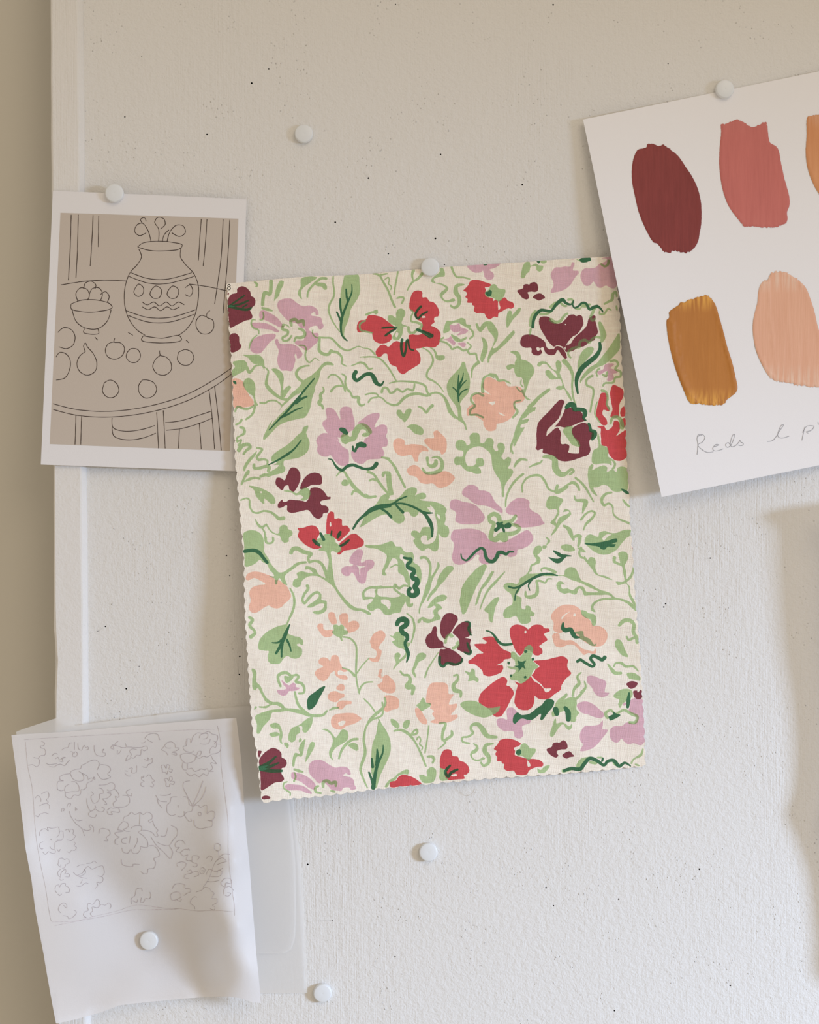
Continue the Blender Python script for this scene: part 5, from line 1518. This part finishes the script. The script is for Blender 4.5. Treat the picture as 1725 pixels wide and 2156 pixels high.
daub('paint_swatch', c5(B_, k_, 652,380,668,365,668,325,690,305,735,275,750,255,775,258,800,240,840,230,900,212,945,208,965,230,995,275,1015,340,1050,460,1075,560,1115,690,1140,800,1150,860,1140,890,1100,925,1075,945,1060,970,1000,980,950,985,900,975,870,972,830,975,805,955,785,910,740,800,700,680,670,560,655,470), .0004,
     gouache('ochre paint', (.47, .18, .035, 1), (.56, .225, .048, 1), -10, .3, .72, (.84, .43, .085, 1), .8), 'ochre brown paint', .9, 632, 845, [(c5(B_, k_, 690,400,705,560,745,740,800,880,850,955), 3.4, .0007), (c5(B_, k_, 735,480,750,640,785,800,850,920), 1.6, .0004), (c5(B_, k_, 1062,560,1100,720,1120,860), 1.8, .0004), (c5(B_, k_, 1010,340,1080,600,1140,850), 2, .0004)])
daub('paint_swatch', c5(B_, k_, 1258,420,1270,340,1290,260,1300,170,1320,120,1345,100,1365,90,1385,55,1420,40,1460,40,1500,50,1530,70,1560,90,1590,110,1630,150,1660,220,1690,310,1715,420,1760,560,1800,700,1790,800,1750,850,1700,855,1640,850,1580,842,1500,825,1450,815,1410,805,1370,775,1330,710,1290,620,1265,520), .00032,
     gouache('peach paint', (.78, .42, .275, 1), (.84, .48, .325, 1), -7, .3, .7, (.86, .66, .52, 1), .6, .00022), 'pale peach paint', 1.6, 592, 795, [(c5(B_, k_, 1365,90,1372,240,1400,560,1450,810), 1.6, .00028), (c5(B_, k_, 1500,300,1530,600,1560,820), 1.2, .00012), (c5(B_, k_, 1275,560,1330,690,1400,785), 2.2, .0002), (c5(B_, k_, 1600,300,1640,560,1670,800), 1.2, .00012)])
V_, F_ = ribbons(parse(WRITING), ch_h, .00012, 1.15)
o = link('pencil_writing', mesh_np('pencil_writing', V_, F_), cc, (M['script'],))
o['label'] = 'grey pencil handwriting along the bottom'

# tracing paper, three layers
b1 = tps([(34,1541,9),(147,1503,13),(158,1527,8),(472,1490,3),(490,1700,3),(300,1700,2.6),(314,1980,1),(90,1800,8),(120,2080,8),(500,2080,2.5)])
back1 = edge([(34,1541),(50,1534.5),(147,1503),(158,1527.5),(320,1507),(472,1490),(476,1512),(520,2080),(110,2090),(75,1880)])
o = sheet('tracing_paper', back1, b1, M['trace2'])
tag(o, 'folded blank tracing paper sheet peeking out above the pencil flower sketch', 'tracing paper')
b2 = tps([(300,1500,1.4),(590,1478,1.2),(620,1700,.9),(647,2091,1.1),(300,2091,1.5),(500,1900,2.0)])
o = sheet('tracing_paper', edge([(330,1503),(600,1479),(618,1690),(634,1823),(642,1960),(647.5,2091),(330,2091)]), b2, M['trace2'])
tag(o, 'blank tracing paper sheet flat on the board at the right of the sketch, rearmost', 'tracing paper')
b3 = tps([(300,1500,2.2),(590,1478,2),(612,1700,1.8),(622,2000,1.9),(300,2008,2.2),(500,1800,3)])
o = sheet('tracing_paper', edge([(335,1505),(592,1483),(610,1690),(622,1815),(623.5,1930),(621,1975),(614,1998),(598,2007),(560,2008),(335,2008)]), b3, M['trace2'])
tag(o, 'smaller blank tracing paper sheet with a curved lower corner, between two others', 'tracing paper')
fr_h = tps([(24,1548,10),(150,1545,9),(300,1530,10),(440,1516,13),(497,1512,13),
 (40,1660,13),(60,1790,19),(78,1920,18),(100,2050,17),(118,2155,18),
 (200,2135,12),(250,2117,11),(320,2109,8),(400,2100,6.5),(480,2098,16),(549,2112,12),
 (503,1600,11),(515,1700,12),(525,1815,12),(537,1950,12),
 (490,1700,20),(502,1815,25),(512,1950,27),(522,2040,24),
 (430,1700,16.5),(440,1815,20),(430,1930,18),(425,2010,9.5),
 (330,1650,10),(340,1780,11),(370,1900,10),(352,1975,4.4),
 (314,1980,2.2),(330,2005,3.0),(370,2035,3.6),(420,2085,5.0),(292,1945,2.6),(255,1890,3.8),
 (215,1835,4.6),(150,1850,9.5),(100,1790,12.5),(300,1850,8.0),(220,1745,9.5),(300,1740,11.5),(150,1765,8),(220,1640,9),(120,1650,9.5),
 (270,2030,6.2),(300,2070,7.5),(235,2070,9.5),
 (225,1960,6.6),(160,1900,11.5),(165,2030,13)])
fr = empty('tracing_paper', px(314, 1980, .003))
tag(fr, 'pencil flower sketch on curling tracing paper, frontmost of the sheets at bottom left', 'tracing paper')
fo = [(24,1547.5),(140,1541),(300,1527),(420,1517),(497.5,1511.6),(508,1600),(514,1690),(519,1760),(525,1815),(531,1900),(540,2010),(549.7,2111.5),(530,2110),(505,2101),(480,2098),(430,2099),(380,2103),(320,2109),(280,2113),(250,2117),(225,2127),(200,2135),(160,2146),(118,2155),(104,2080),(92,2010),(75,1920),(66,1850),(53,1782),(50,1750),(38,1650),(31,1600)]
sheet('sheet', edge(fo), fr_h, M['trace'], fr, grid=9)
st = parse(SKETCH)
V_, F_ = ribbons([s for s in st if s[0] == 'p'], fr_h, .00012, 1.0)
o = link('pencil_drawing', mesh_np('pencil_drawing', V_, F_), fr, (M['pencil'],)); o['label'] = 'pencil drawing of loose flowers and leaves'
V_, F_ = ribbons([s for s in st if s[0] == 't'], fr_h, .00012, .8)
o = link('pencil_border', mesh_np('pencil_border', V_, F_), fr, (M['faint'],)); o['label'] = 'faint pencil border line'

# unseen sheet added past the right edge, shaped to cast the shadow there
off_h = tps([(1760,1030,20),(1795,1090,22),(1800,1350,21),(1798,1500,18),(1790,1640,16),(1760,1712,16),(1800,1800,16),(1830,1880,16),(1940,1000,16),(1950,1900,14),(1950,1400,12)])
o = sheet('shadow_sheet', catmull([(1738,1076),(1768,1110),(1775,1200),(1777,1350),(1780,1480),(1778,1560),(1766,1660),(1752,1712),(1775,1770),(1798,1840),(1815,1960),(1830,2060),(1960,2080),(1950,1040),(1850,1050)], True, 8), off_h, M['trace'], grid=20)
tag(o, 'unseen curled translucent sheet added outside the right edge to cast a shadow', 'paper sheet')
